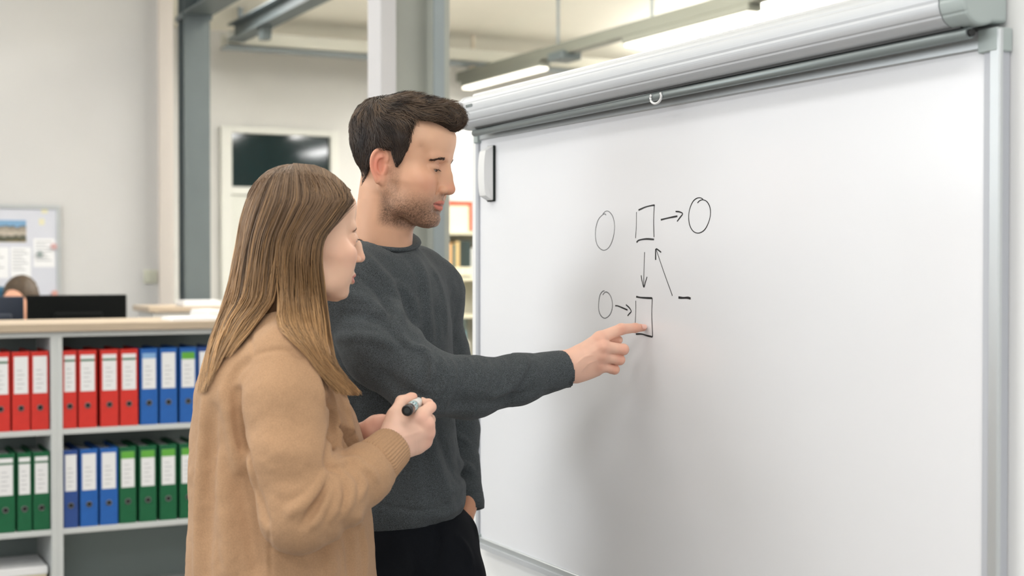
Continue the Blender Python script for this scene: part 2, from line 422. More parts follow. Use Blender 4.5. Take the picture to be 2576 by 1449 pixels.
M_doorw = mat('white_door_paint', (200, 201, 193), .5); M_framew = mat('white_frame_paint', (206, 206, 199), .5)
M_lamp = mat('lamp_diffuser', (255, 250, 235), .5, emit=((1.0, .955, .84, 1), 2.4))
M_lampbody = mat('lamp_housing', (124, 126, 116), .5)
M_redbox = mat('red_orange_card', (206, 74, 44), .6); M_creambox = mat('cream_card', (222, 212, 184), .7)

# ------------------------------------------------------------------ the room
def slab(name, lo, hi, m): return struct(MB().box(lo, hi).build(name, m))
YW1, YW2 = 9.0, 12.0
XL, XR, YB = -4.6, 8.6, -4.0
XC = 2.16                                                 # corner where the left wall ends
slab('floor', (XL, YB, -.1), (XR, YW2, 0), M_floor)
slab('wall_left', (XL-.12, YB, 0), (XL, YW1+.1, 5.2), M_wall)
slab('wall_back_left', (XL, YW1, 0), (XC, YW1+.12, 5.2), M_wall)
slab('wall_return', (XC-.12, YW1+.12, 0), (XC, YW2, 5.2), M_wall2)
slab('wall_back', (XC-.12, YW2, 0), (XR, YW2+.12, 5.2), M_wall2)
slab('wall_right', (XR, YB, 0), (XR+.12, YW2, 5.2), M_wall2)
slab('wall_front', (XL, YB-.12, 0), (XR, YB, 5.2), M_wall)
# sloping ceiling, rising from the back wall towards the camera
cm = MB(); z0, z1 = 3.46, 5.0
cm.v = [(XL, YW2+.12, z0), (XR, YW2+.12, z0), (XR, YB, z1), (XL, YB, z1), (XL, YW2+.12, z0+.1), (XR, YW2+.12, z0+.1), (XR, YB, z1+.1), (XL, YB, z1+.1)]
cm.f = [(0, 1, 2, 3), (7, 6, 5, 4), (0, 4, 5, 1), (1, 5, 6, 2), (2, 6, 7, 3), (3, 7, 4, 0)]
struct(cm.build('ceiling', M_ceil))
p0 = plane_y(398, 600, YW1); p1 = plane_y(462, 600, YW1)
struct(MB().box((p0[0], YW1-.05, 0), (XC, YW1, 5.0)).build('trim_1', M_pil))     # pilaster at the end of the left wall
# windows out of view (they let the daylight in): left wall and front wall
for i, (lo, hi, ax) in enumerate((((XL, 1.5, 1.1), (XL+.05, 7.7, 3.3), 0), ((-3.2, YB, 1.1), (.8, YB+.05, 3.1), 1))):
    m = MB(); a = 1-ax; nb = 4
    for k in range(nb+1):
        c = lo[a]+(hi[a]-lo[a])*k/nb; l = list(lo); h = list(hi); l[a] = c-.03; h[a] = c+.03; m.box(l, h)
    for z in (lo[2], hi[2]):
        l = list(lo); h = list(hi); l[2] = z-.03; h[2] = z+.03; m.box(l, h)
    o = struct(m.build('window_%d' % (i+1), M_framew))
    l = list(lo); h = list(hi); l[ax] = lo[ax]+.005; h[ax] = lo[ax]+.012
    MB().box(l, h).build('pane', mat('bright_sky_pane', (235, 242, 250), .1, emit=((.9, .95, 1, 1), 1.2)), o)

# ---- door with dark transom in the back wall
def door():
    d = 'door_1'; A = plane_y(562, 316, YW2-.06); B = plane_y(852, 316, YW2-.06); x0, x1, zt = A[0], B[0]-.0, A[2]
    fr = .075; zb = plane_y(700, 472, YW2-.06)[2]
    y0, y1 = YW2-.06, YW2
    m = MB(); m.box((x0-.02, y0, 0), (x0+fr, y1, zt), .004); m.box((x1-fr, y0, 0), (x1, y1, zt), .004); m.box((x0+fr, y0, zt-.055), (x1-fr, y1, zt), .004); m.box((x0+fr, y0, zb-.07), (x1-fr, y1, zb), .004)
    o = struct(m.build(d, M_framew))
    MB().box((x0+fr, YW2-.02, zb), (x1-fr, YW2-.012, zt-.055)).build('pane', M_glass, o, 'dark glass transom pane')
    MB().box((x0+fr+.004, YW2-.045, .01), (x1-fr-.004, YW2-.01, zb-.074), .003).build('door_leaf', M_doorw, o)
    h = MB(); h.tube([(x0+fr+.08, YW2-.045, 1.05), (x0+fr+.08, YW2-.09, 1.05), (x0+fr+.2, YW2-.09, 1.05)], .009, 8).build('door_handle', M_aludark, o)
door()

# ---- steel columns and beams
def Ibeam(m, lo, hi, axis, t=.012):
    """H-section between two corners, webs and flanges; axis = running direction"""
    l = list(lo); h = list(hi); o = [i for i in (0, 1, 2) if i != axis]; f = o[1] if axis != 2 else o[1]; wdt = o[0]
    a = list(l); b = list(h); b[f] = l[f]+t; m.box(a, b)
    a = list(l); b = list(h); a[f] = h[f]-t; m.box(a, b)
    a = list(l); b = list(h); c = (l[wdt]+h[wdt])/2; a[wdt] = c-t/2; b[wdt] = c+t/2; a[f] += t; b[f] -= t; m.box(a, b)
def columns():
    # slim column at the corner of the left wall
    yc = 8.62; a = plane_y(464, 400, yc)[0]; b = plane_y(529, 400, yc)[0]
    m = MB(); m.box((a, yc, 0), (b, yc+.012, 3.9)); m.box(((a+b)/2-.006, yc+.012, 0), ((a+b)/2+.006, yc+.14, 3.9)); m.box((a, yc+.14, 0), (b, yc+.152, 3.9))
    o = struct(m.build('column_slim', M_steel)); 
    zc = plane_y(497, 40, yc)[2]
    MB().box((a-.012, yc-.012, zc-.02), (b+.012, yc+.165, zc+.01)).build('cap_plate', M_steel, o)
    # beam running forward from the slim column
    m = MB(); Ibeam(m, (a+.0, 3.0, zc+.01), (b+.02, yc+.1, zc+.15), 1, .012); struct(m.build('beam_left', M_steel))
    # large column behind the man: grey section with a pale casing on its left side
    yc = 5.2; a = plane_y(1008, 400, yc)[0]; c = plane_y(1088, 400, yc)[0]; b = plane_y(1131, 400, yc)[0]; e = plane_y(957, 400, yc+.05)[0]
    m = MB(); m.box((a, yc+.06, 0), (c, yc+.075, 4.3)); m.box((c, yc-.0, 0), (b, yc+.014, 4.3)); m.box((c+.0, yc+.014, 0), (c+.012, yc+.2, 4.3)); m.box((b-.05, yc+.014, 0), (b-.04, yc+.15, 4.3)); m.box((c, yc+.2, 0), (b, yc+.214, 4.3))
    o = struct(m.build('column_large', M_steelcol))
    MB().box((c+.004, yc-.006, 0), (c+.05, yc, 4.3)).build('edge_strip', M_steel2, o)
    MB().box((e, yc+.05, 0), (a+.004, yc+.19, 4.3), .004).build('side_casing', M_casing, o)
columns()
def roof_steel():
    yb = 11.4
    A = plane_y(571, 104, yb); x0 = A[0]; zb = A[2]
    m = MB(); Ibeam(m, (x0, 2.4, zb), (x0+.14, yb, zb+.14), 1, .014)
    o = struct(m.build('beam_roof', M_steel))
    for px in (606, 690):
        q = plane_x(px, 60, x0+.07); MB().box((x0+.05, q[1]-.02, zb+.14), (x0+.08, q[1]+.02, 4.6-.0)).build('hanger', M_steel2, o)
    q = plane_x(696, 128, x0+.07)
    m = MB(); z = zb-.0; m.prism([(yb-.9, z), (yb-.75, z), (yb-.78, z-.1), (yb-.87, z-.1)], x0+.03, x0+.10, 0).build('bracket', M_steel, o)
    # tray running across in front of the back wall
    m = MB(); m.box((x0, yb, zb-.03), (XR, yb+.02, zb+.09)); m.box((x0, yb, zb-.03), (XR, yb+.2, zb-.015)); m.box((x0, yb+.18, zb-.03), (XR, yb+.2, zb+.09))
    o = struct(m.build('beam_cross', M_steelcream))
    MB().box((x0, yb-.01, zb-.045), (XR, yb+.2, zb-.03)).build('lower_flange', M_steel2, o)
roof_steel()

# ---- the rail with two linear lamps
def lamps():
    X = 5.45; A = plane_x(1172, 222, X); zl = A[2]; xr = X
    R = thing('lamp_rail', 'long grey lamp rail hung below the ceiling carrying two lit tubes', 'rail', (X, 6, zl+.06))
    MB().box((-.05, -4.5, 0), (.05, 5.75, .09), .004).build('rail_profile', M_lampbody, R)
    q = plane_x(1190, 120, X)
    MB().tube([(0, q[1]-6, .09), (0, q[1]-6, .16), (0, q[1]-6, 1.35)], [.05, .018, .015], 10).build('hanger_rod', mat('cream_rod', (222, 210, 190), .5), R)
    for px, py in ((1404, 120), (1640, 40)):
        q = plane_x(px, py, X); MB().tube([(0, q[1]-6, .09), (0, q[1]-6, 1.3)], .012, 8).build('hanger_rod', M_steel2, R)
    q = plane_x(1420, 160, X)
    MB().box((-.09, q[1]-6-.12, -.05), (.09, q[1]-6+.12, .02), .01).build('junction_box', M_steel, R)
    for (a, b, lab) in ((1172, 1370, 'short looking lit tube lamp on the rail, farther one above the screen end'), (1580, 1900, 'long lit tube lamp on the rail, nearer one above the screen casing')):
        y1 = plane_x(a, 200, X)[1]; y0 = plane_x(b, 50, X)[1]; L = y1-y0
        t = thing('linear_lamp', lab, 'lamp', (X, y0, zl-.01), group='lamps on the rail')
        MB().box((-.055, 0, .02), (.055, L, .07), .004).build('housing', M_lampbody, t)
        MB().box((-.045, .02, -.004), (.045, L-.02, .02), .006).build('diffuser', M_lamp, t)
        l = bpy.data.lights.new('lamp_glow', 'AREA'); l.shape = 'RECTANGLE'; l.size = .1; l.size_y = L; l.energy = 34; l.color = (1, .975, .94)
        lo = bpy.data.objects.new('lamp_glow', l); C.objects.link(lo); lo.location = (X, (y0+y1)/2, zl-.035)
lamps()

# ---- free-standing white partition with the whiteboard
DW = 1.53; XP = 1.552
yl = plane_x(1187, 500, XP)[1]
struct(MB().box((XP, .15, .0), (XP+.10, yl, 1.905), .004).build('wall_partition', M_part))
def whiteboard():
    y0 = plane_x(2478, 700, DW)[1]; y1 = plane_x(1208, 700, DW)[1]; zt = plane_x(1219, 352, DW)[2]; zb = plane_x(1212, 1350, DW)[2]
    T = thing('whiteboard', 'large white enamel wall board in an aluminium frame with a black marker flow sketch', 'whiteboard', (XP, (y0+y1)/2, zb))
    oy = (y0+y1)/2; f = .026
    def bx(name, lo, hi, m, bev=.002, label=None):
        return MB().box((lo[0]-XP, lo[1]-oy, lo[2]-zb), (hi[0]-XP, hi[1]-oy, hi[2]-zb), bev).build(name, m, T, label)
    bx('writing_surface', (DW, y0, zb), (XP-.001, y1, zt), M_enamel, 0)
    xf = DW-.006; M_side = mat('matt_silver_frame', (186, 189, 196), .6, .1)
    bx('frame_rail', (xf, y0, zt), (XP-.001, y1, zt+f), M_alu); bx('frame_rail', (xf, y0, zb-f), (XP-.001, y1, zb), M_alu)
    bx('frame_rail', (xf-.001, y0, zt+f*.62), (xf+.001, y1, zt+f), M_alu2, 0)
    bx('frame_rail', (xf-.004, y0, zb-f), (xf+.002, y1, zb-f*.55), M_alu2, 0)
    for (a, b) in ((y0-f, y0), (y1, y1+f*.6)):
        bx('frame_rail', (xf, a, zb-f), (XP-.001, b, zt+f), M_side)
    bx('frame_rail', (xf-.003, y0-f-.008, zb-f), (xf+.006, y0-f*.55, zt+f), M_alu)
    for (a, b) in ((y0-f-.004, y0+.008), (y1-.006, y1+f*.6+.002)):
        for (c, d) in ((zt-.006, zt+f+.002), (zb-f-.002, zb+.006)): bx('corner_cap', (xf-.004, a, c), (XP-.001, b, d), M_capgrey)
    # the marker sketch, laid on the surface
    def c2(x, y): return (1440+x/3.45, 460+y/3.45)
    def stroke(m, pts, w, n=None, close=False):
        P = [plane_x(*c2(*p), DW) for p in pts]; P = smooth_poly(P, n or max(8, 5*len(P))) if len(P) > 2 else P
        ws = [w*(.92+.12*math.sin(i*.45+len(P))) if len(P) > 4 else w for i in range(len(P))]
        b = len(m.v)
        for i, p in enumerate(P):
            t = P[min(i+1, len(P)-1)]-P[max(i-1, 0)]; t /= np.linalg.norm(t); nn = np.array([0, -t[2], t[1]])*ws[i]*.39
            for dx, s in ((0.0, 1), (-.0005, .9), (-.0005, -.9), (0.0, -1)):
                q = p+nn*s; m.v.append((q[0]+dx-XP-.0001, q[1]-oy, q[2]-zb))
        for i in range(len(P)-1):
            for k in range(3): m.f.append((b+i*4+k, b+i*4+k+1, b+(i+1)*4+k+1, b+(i+1)*4+k))
    m = MB(); stroke(m, [(293, 280), (283, 270), (262, 278), (225, 320), (203, 400), (202, 480), (220, 545), (262, 583), (305, 572), (340, 520), (362, 440), (366, 360), (350, 290), (318, 250), (290, 246), (265, 270)], .0019, 70)
    m.build('drawn_circle', M_ink2, T, 'thin grey drawn oval at far left of sketch')
    m = MB(); stroke(m, [(1087, 174), (1105, 155), (1135, 147), (1170, 165), (1195, 215), (1198, 280), (1180, 350), (1145, 410), (1095, 436), (1050, 420), (1020, 370), (1010, 300), (1018, 230), (1045, 165), (1080, 134), (1112, 130), (1135, 143)], .0026, 70)
    m.build('drawn_circle', M_ink, T, 'black drawn oval that the upper arrow points to')
    m = MB(); stroke(m, [(265, 972), (280, 952), (300, 948), (328, 975), (346, 1030), (346, 1090), (325, 1145), (285, 1174), (250, 1155), (230, 1105), (229, 1040), (240, 975), (262, 942), (280, 936)], .0023, 60)
    m.build('drawn_circle', M_ink2, T, 'small grey drawn oval at lower left of sketch')
    m = MB(); stroke(m, [(557, 253), (555, 380), (549, 480)], .0018); stroke(m, [(575, 236), (640, 208), (705, 194), (711, 200)], .0042); stroke(m, [(711, 200), (706, 330), (709, 472)], .0026); stroke(m, [(558, 515), (580, 497), (640, 487), (709, 491)], .0046)
    m.build('drawn_square', M_ink, T, 'upper black drawn box')
    m = MB(); stroke(m, [(551, 1023), (551, 1120), (546, 1220), (548, 1305)], .0018); stroke(m, [(555, 988), (600, 996), (694, 1001)], .005); stroke(m, [(694, 1001), (690, 1150), (697, 1335)], .0026); stroke(m, [(552, 1312), (600, 1312), (650, 1326), (696, 1337)], .0046)
    m.build('drawn_square', M_ink, T, 'lower black drawn box that is pointed at')
    for lab, ss in (('short drawn arrow to the upper oval', [([(769, 320), (840, 303), (912, 289)], .0044), ([(897, 248), (930, 252), (957, 268), (935, 300), (910, 334)], .0036)]),
                    ('vertical drawn arrow pointing down', [([(627, 601), (622, 750), (620, 905)], .0020), ([(597, 803), (607, 860), (621, 906), (635, 860), (649, 815)], .0030)]),
                    ('slanting drawn arrow pointing up', [([(866, 979), (862, 960), (800, 790), (727, 575)], .0020), ([(723, 668), (723, 610), (727, 572), (771, 603)], .0046)]),
                    ('short drawn arrow to the lower box', [([(373, 1066), (400, 1070), (480, 1104)], .0040), ([(466, 1058), (495, 1085), (511, 1115), (495, 1135), (480, 1153)], .0036)])):
        m = MB()
        for pts, wd in ss: stroke(m, pts, wd, None if len(pts) != 4 or 'slant' not in lab else 8)
        m.build('drawn_arrow', M_ink, T, lab)
    m = MB(); stroke(m, [(922, 995), (960, 998), (1000, 997), (1027, 1004)], .0058); m.build('drawn_dash', M_ink, T)
    # eraser held on the board by its magnet
    ye = plane_x(1228, 440, DW-.012)[1]; ze0 = plane_x(1228, 507, DW-.012)[2]; ze1 = plane_x(1228, 366, DW-.012)[2]
    E = thing('board_eraser', 'white plastic eraser with black felt held upright on the whiteboard corner', 'eraser', (DW, ye, ze0))
    MB().box((-.007, -.018, 0), (-.0005, .02, ze1-ze0), .002).build('felt_pad', M_felt, E)
    m = MB(); hh = ze1-ze0; prof = []
    for i in range(13):
        t = i/12; prof.append((-.007-.024*math.sin(math.pi*t)**.16, .003+t*(hh-.006)))
    m.prism([(-.007, .001)]+prof+[(-.007, hh-.001)], -.016, .018, 1)
    o = m.build('body', M_whitepl, E); bv = o.modifiers.new('bevel', 'BEVEL'); bv.width = .003; bv.segments = 3; bv.limit_method = 'ANGLE'
whiteboard()
def screen():
    ya, yb = 1.49, plane_x(1166, 290, 1.48)[1]
    T = thing('projection_screen', 'rolled up projection screen in a long silver tube casing above the whiteboard', 'screen', (XP, (ya+yb)/2, 1.78)); oy = (ya+yb)/2
    # outline of the casing, ribbed front
    pr = []; cz, cx = 1.834, 1.500
    for i in range(49):
        th = math.radians(62+(298-62)*i/48); r = .0400
        gx = .036; gz = .040
        x = cx+gx*math.copysign(abs(math.cos(th))**.85, math.cos(th)); z = cz+gz*math.copysign(abs(math.sin(th))**.9, math.sin(th))
        g = 0
        for gi in (14, 19, 25, 31): 
            if i == gi: g = .0009
        pr.append((x+g*(-math.cos(th)), z-g*math.sin(th)))
    pr = [(XP-.003, cz+.036)]+pr+[(XP-.003, cz-.034)]
    m = MB(); m.prism([(x-XP, z-1.78) for x, z in pr], ya+.05-oy, yb-.012-oy, 1)
    o = m.build('casing', M_alu2, T)
    for q in o.data.polygons: q.use_smooth = False
    for (a, b, s) in ((ya, ya+.05, 1), (yb-.012, yb+.012, 1)):
        m = MB(); pr2 = [(cx+(x-cx)*1.03-XP, cz+(z-cz)*1.04-1.78) for x, z in pr if True]; pr2[0] = (-.003, pr2[0][1]); pr2[-1] = (-.003, pr2[-1][1])
        m.prism(pr2, a-oy, b-oy, 1); e = m.build('end_cap', M_capgrey if a == ya else M_alu2, T); bv = e.modifiers.new('bevel', 'BEVEL'); bv.width = .006; bv.segments = 3; bv.limit_method = 'ANGLE'; bv.angle_limit = 1.2
    MB().tube([(cx-.013-XP, ya-.001-oy, 1.852-1.78), (cx-.013-XP, ya-.005-oy, 1.852-1.78)], .005, 12).build('screw', M_black, T)
    MB().box((cx-.012-XP, ya+.03-oy, 1.7915-1.78), (cx+.02-XP, yb-.05-oy, 1.797-1.78)).build('screen_slot', M_black, T)
    b = MB().tube([(cx-.004-XP, ya+.02-oy, .0035), (cx-.004-XP, yb-.03-oy, .0035)], .0085, 16).build('bottom_bar', M_aludark, T, smooth=True)
    MB().tube([(cx-.004-XP, ya+.0195-oy, .0035), (cx-.004-XP, ya+.015-oy, .0035)], .0055, 12).build('bar_end_hole', M_black, b)  # black stub stands for the dark open end of the bar
    # pull loop
    q = plane_x(1652, 262, cx-.012); P = []
    for i in range(19):
        th = math.radians(-210+240*i/18); P.append((q[0]-XP-.002, q[1]-oy+.019*math.cos(th), q[2]-1.78+.001+.0125*math.sin(th)))
    MB().tube(P, .0024, 8).build('pull_loop', M_whitepl, T, smooth=True)
    # small grey maker's mark (illegible)
    T.location.z += .0125; T.rotation_euler.x = -.0042
    q = plane_x(1180, 287, cx-.036)
    m = MB()
    for k in range(4): m.box((cx-.0372-XP, q[1]-oy-.016+k*.009, 1.842-1.78), (cx-.0362-XP, q[1]-oy-.010+k*.009, 1.849-1.78))
    m.build('maker_mark', M_aludark, T)
screen()

# ------------------------------------------------------------------ storage units, binders, desks
YC = 5.97                                                 # front of the binder cabinets
def cab_x(px): return plane_y(px, 900, YC)[0]
zw = plane_y(100, 814, YC)[2]                             # worktop height
xm = (cab_x(127)+cab_x(158))/2
sh_z = [plane_y(160, 1080, YC)[2], plane_y(160, 1331, YC)[2]]
def unit(x0, x1, label):
    T = thing('shelf_unit', label, 'cabinet', ((x0+x1)/2, YC+.2, 0), group='grey cabinets under the counter')
    cx, cy = (x0+x1)/2, YC+.2; t = .023; h = zw-.034
    b = lambda n, lo, hi, m=M_grey: MB().box((lo[0]-cx, lo[1]-cy, lo[2]), (hi[0]-cx, hi[1]-cy, hi[2]), .0015).build(n, m, T)
    b('side_panel', (x0, YC, 0), (x0+t, YC+.4, h)); b('side_panel', (x1-t, YC, 0), (x1, YC+.4, h))
    b('top_panel', (x0+t, YC, h-.022), (x1-t, YC+.4, h)); b('bottom_panel', (x0+t, YC, .06), (x1-t, YC+.4, .085))
    b('plinth', (x0+t, YC+.03, 0), (x1-t, YC+.05, .06)); b('back_panel', (x0+t, YC+.385, .085), (x1-t, YC+.395, h-.022), M_greydk)
    for z in sh_z: b('shelf', (x0+t, YC+.002, z-.022), (x1-t, YC+.38, z))
unit(xm-.95, xm, 'grey open cabinet under the counter, its divider edge left of the red binders'); unit(xm, xm+.95, 'grey open cabinet under the counter, partly hidden by the woman')
MB().box((xm-1.0, YC-.02, zw-.034), (xm+.98, YC+.47, zw), .003).build('counter_top', M_wood)
tag(bpy.data.objects['counter_top'], 'long pale birch counter top over the binder cabinets', 'counter')
def binder(w_, m, kind):
    T = bpy.data.objects.new('ring_binder', None); C.objects.link(T); T.empty_display_size = .05
    h, d = .318, .285
    b = MB(); b.box((-w_/2, 0, 0), (w_/2, .0025, h), .001); b.box((-w_/2, .0025, 0), (-w_/2+.0025, d, h)); b.box((w_/2-.0025, .0025, 0), (w_/2, d, h)); b.build('cover', m, T)
    MB().box((-w_/2+.006, .02, .012), (w_/2-.006, d-.01, h-.015)).build('paper_block', M_paper, T)
    lw = w_*.39; lt, lb = h*.94, h*.47
    L = MB().box((-lw, -.0012, lb), (lw, -.0001, lt)).build('label', M_label, T)
    if kind == 1: MB().box((-lw, -.0016, lt-.030), (lw, -.0013, lt)).build('strip', M_strip, L)
    if kind == 2: MB().box((-lw, -.0016, lt-.026), (lw, -.0013, lt-.018)).build('strip', M_strip2, L)
    if kind == 3: MB().box((-lw, -.0016, lt-.022), (lw, -.0013, lt)).build('strip', mat('pale_blue_strip', (130, 170, 215), .6), L)
    pr = MB()
    for q in range(5): pr.box((-lw*.6, -.0016, lb+.02+q*.018), (lw*(.2+.3*(q % 2)), -.0013, lb+.0225+q*.018))
    pr.build('print', M_print, L)
    r = MB(); n = 20; R1, R2 = .0125, .0085
    for k in range(n):
        a = 2*math.pi*k/n
        for rr, yy in ((R1, 0), (R1*.95, -.0022), (R2*1.05, -.0022), (R2, .0005)): r.v.append((rr*math.cos(a), yy, h*.285+rr*math.sin(a)))
    for k in range(n):
        k2 = (k+1) % n
        for q in range(3): r.f.append((4*k+q, 4*k+q+1, 4*k2+q+1, 4*k2+q))
    rg = r.build('finger_ring', M_ring, T, smooth=True)
    MB().tube([(0, -.0004, h*.285), (0, .001, h*.285)], R2*1.02, 16).build('finger_hole', M_hole, rg)  # black disc stands in for the shade inside the hole
    return T
protos = {}
def put_binder(px0, px1, zbase, m, kind, label, tilt=0):
    a, b = cab_x(px0), cab_x(px1); key = (m.name, kind, round((b-a)/.004)); cx = (a+b)/2
    if key not in protos: T = binder(b-a, m, kind); protos[key] = T
    else:
        S = protos[key]; T = S.copy(); C.objects.link(T)
        for ch in list(S.children):
            c = ch.copy(); C.objects.link(c); c.parent = T
            for g in ch.children: e = g.copy(); C.objects.link(e); e.parent = c
    T.location = (cx, YC+.012, zbase); T.rotation_euler = (0, 0, 0)
    tag(T, label, 'binder', 'binders in the cabinets')
s1, s2 = sh_z[0]+.001, sh_z[1]+.001
top = 'on the upper shelf'; low = 'on the lower shelf'
put_binder(-22, 26, s1, M_red, 2, 'red binder cut by the left picture edge %s' % top)
put_binder(31, 76, s1, M_red, 0, 'red binder %s, second from the cabinet divider on its left' % top)
put_binder(79, 124, s1, M_red, 0, 'red binder %s, directly left of the cabinet divider' % top)
put_binder(159, 194, s1, M_red, 2, 'narrow red binder %s, directly right of the cabinet divider' % top)
put_binder(199, 244, s1, M_red, 2, 'red binder %s, second right of the cabinet divider before a dark gap' % top)
put_binder(254, 299, s1, M_red, 2, 'red binder %s just after the dark gap' % top)
put_binder(304, 348, s1, M_red, 2, 'last red binder %s, beside the first blue one' % top)
put_binder(355, 398, s1, M_blue, 3, 'first bright blue binder %s, next to the reds' % top)
put_binder(404, 447, s1, M_blue, 0, 'middle one of the three bright blue binders %s' % top)
put_binder(454, 496, s1, M_blue, 1, 'bright blue binder with a green label strip %s by her hair' % top)
put_binder(499, 541, s1, M_navy, 0, 'navy blue binder %s half hidden behind her hair' % top)
put_binder(-12, 37, s2, M_green, 2, 'dark green binder %s cut by the left picture edge' % low)
put_binder(43, 79, s2, M_green, 2, 'slim dark green binder %s left of the divider' % low)
put_binder(83, 125, s2, M_green, 2, 'dark green binder %s directly left of the cabinet divider' % low)
put_binder(160, 196, s2, M_navy, 0, 'navy blue binder %s directly right of the cabinet divider' % low)
put_binder(202, 246, s2, M_blue, 0, 'middle blue binder %s, second right of the divider' % low)
put_binder(251, 297, s2, M_blue, 0, 'blue binder %s touching the first green one' % low)
put_binder(301, 343, s2, M_green, 1, 'green binder with light green strip %s, next to the blues' % low)
put_binder(351, 394, s2, M_green, 1, 'green binder with light green strip %s, second after the blues' % low)
put_binder(402, 446, s2, M_green, 1, 'green binder with light green strip %s, third after the blues' % low)
put_binder(453, 497, s2, M_green, 1, 'green binder with light green strip %s at the woman\'s back' % low)
# paper stack box on the bottom shelf
bx_ = thing('storage_box', 'pale cardboard box on the bottom shelf at the lower left', 'box', (cab_x(50), YC+.1, .0862))
zt_ = plane_y(60, 1426, YC+.06)[2]
MB().box((-.105, -.06, 0), (.105, .2, zt_-.086-.03), .003).build('body', M_creambox, bx_); MB().box((-.109, -.065, zt_-.086-.032), (.109, .205, zt_-.086), .003).build('lid', M_paper, bx_)
# papers on the counter
for i, (px, py0, wdt, lab) in enumerate(((480, 806, .22, 'wide low stack of white paper on the counter end'), (525, 800, .10, 'small higher stack of white paper beside her hair'))):
    p = plane_y(px, 806, YC+.15); t = thing('paper_stack', lab, 'paper', (p[0]+(.06*i), YC+.12+.24*i, zw), rz=.1*i)
    n = 6+10*i
    for k in range(3): MB().box((-wdt/2+.003*k, -.10, k*.004*(1+2*i)), (wdt/2-.004*k, .12, (k+1)*.004*(1+2*i)-.0004)).build('sheet', M_paper, t)
# second cabinet far behind with its own wooden top
x0, x1 = plane_y(374, 770, 8.0)[0], plane_y(374, 770, 8.0)[0]+1.0
T = thing('low_cabinet', 'pale cabinet with a wooden top in front of the slim steel column', 'cabinet', ((x0+x1)/2, 8.2, 0)); cx = (x0+x1)/2
MB().box((x0+.03-cx, -.18, 0), (x1-.03-cx, .2, 1.205), .003).build('body', mat('pale_cabinet', (216, 214, 210), .5), T)
MB().box((x0-cx, -.2, 1.205), (x1-cx, .22, 1.237), .003).build('top_panel', M_wood, T)
MB().box((.0-.1, -.182, .05), (-.094, -.18, 1.18)).build('door_gap', M_greydk, T)
t = thing('paper_stack', 'white papers lying on the far wooden cabinet top by the column', 'paper', (plane_y(500, 760, 8.1)[0], 8.12, 1.2375))
for k in range(3): MB().box((-.10, -.08, .01*k), (.11+.003*k, .1, .01*k+.0096)).build('sheet', M_paper, t)

# desk, monitors
yd = 7.0
T = thing('office_desk', 'office desk behind the counter carrying two monitors', 'desk', (.95, yd+.1, 0))
MB().box((-1.0, -.4, .90), (1.0, .4, .925), .003).build('desk_top', M_wood, T)
for sx in (-.93, .93): MB().box((sx-.03, -.32, 0), (sx+.03, .32, .90), .003).build('leg', M_aludark, T)
def monitor(pa, pb, ptop, m, lab, Y, rz):
    a = plane_y(pa, 760, Y)[0]; b = plane_y(pb, 760, Y)[0]; z = plane_y((pa+pb)/2, ptop, Y)[2]
    T = thing('monitor', lab, 'monitor', ((a+b)/2, Y, .925), rz, group='monitors on the desk'); wd = (b-a)/2
    zb = z-.925; MB().box((-wd, 0, zb-.32), (wd, .022, zb), .004).build('screen_housing', m, T)
    MB().box((-wd*.5, -.025, zb-.27), (wd*.5, 0, zb-.08), .01).build('rear_bulge', m, T)
    MB().tube([(0, .0, .012), (0, .0, zb-.18)], .022, 12).build('stand', M_mon, T); MB().box((-.12, -.08, 0), (.12, .1, .012), .004).build('foot', M_mon, T)
monitor(68, 319, 742, M_mon, 'wide black monitor seen from behind above the counter', yd, 0)
monitor(-70, 62, 746, M_mon2, 'dark navy monitor at the left picture edge behind the counter', yd+.05, .1)

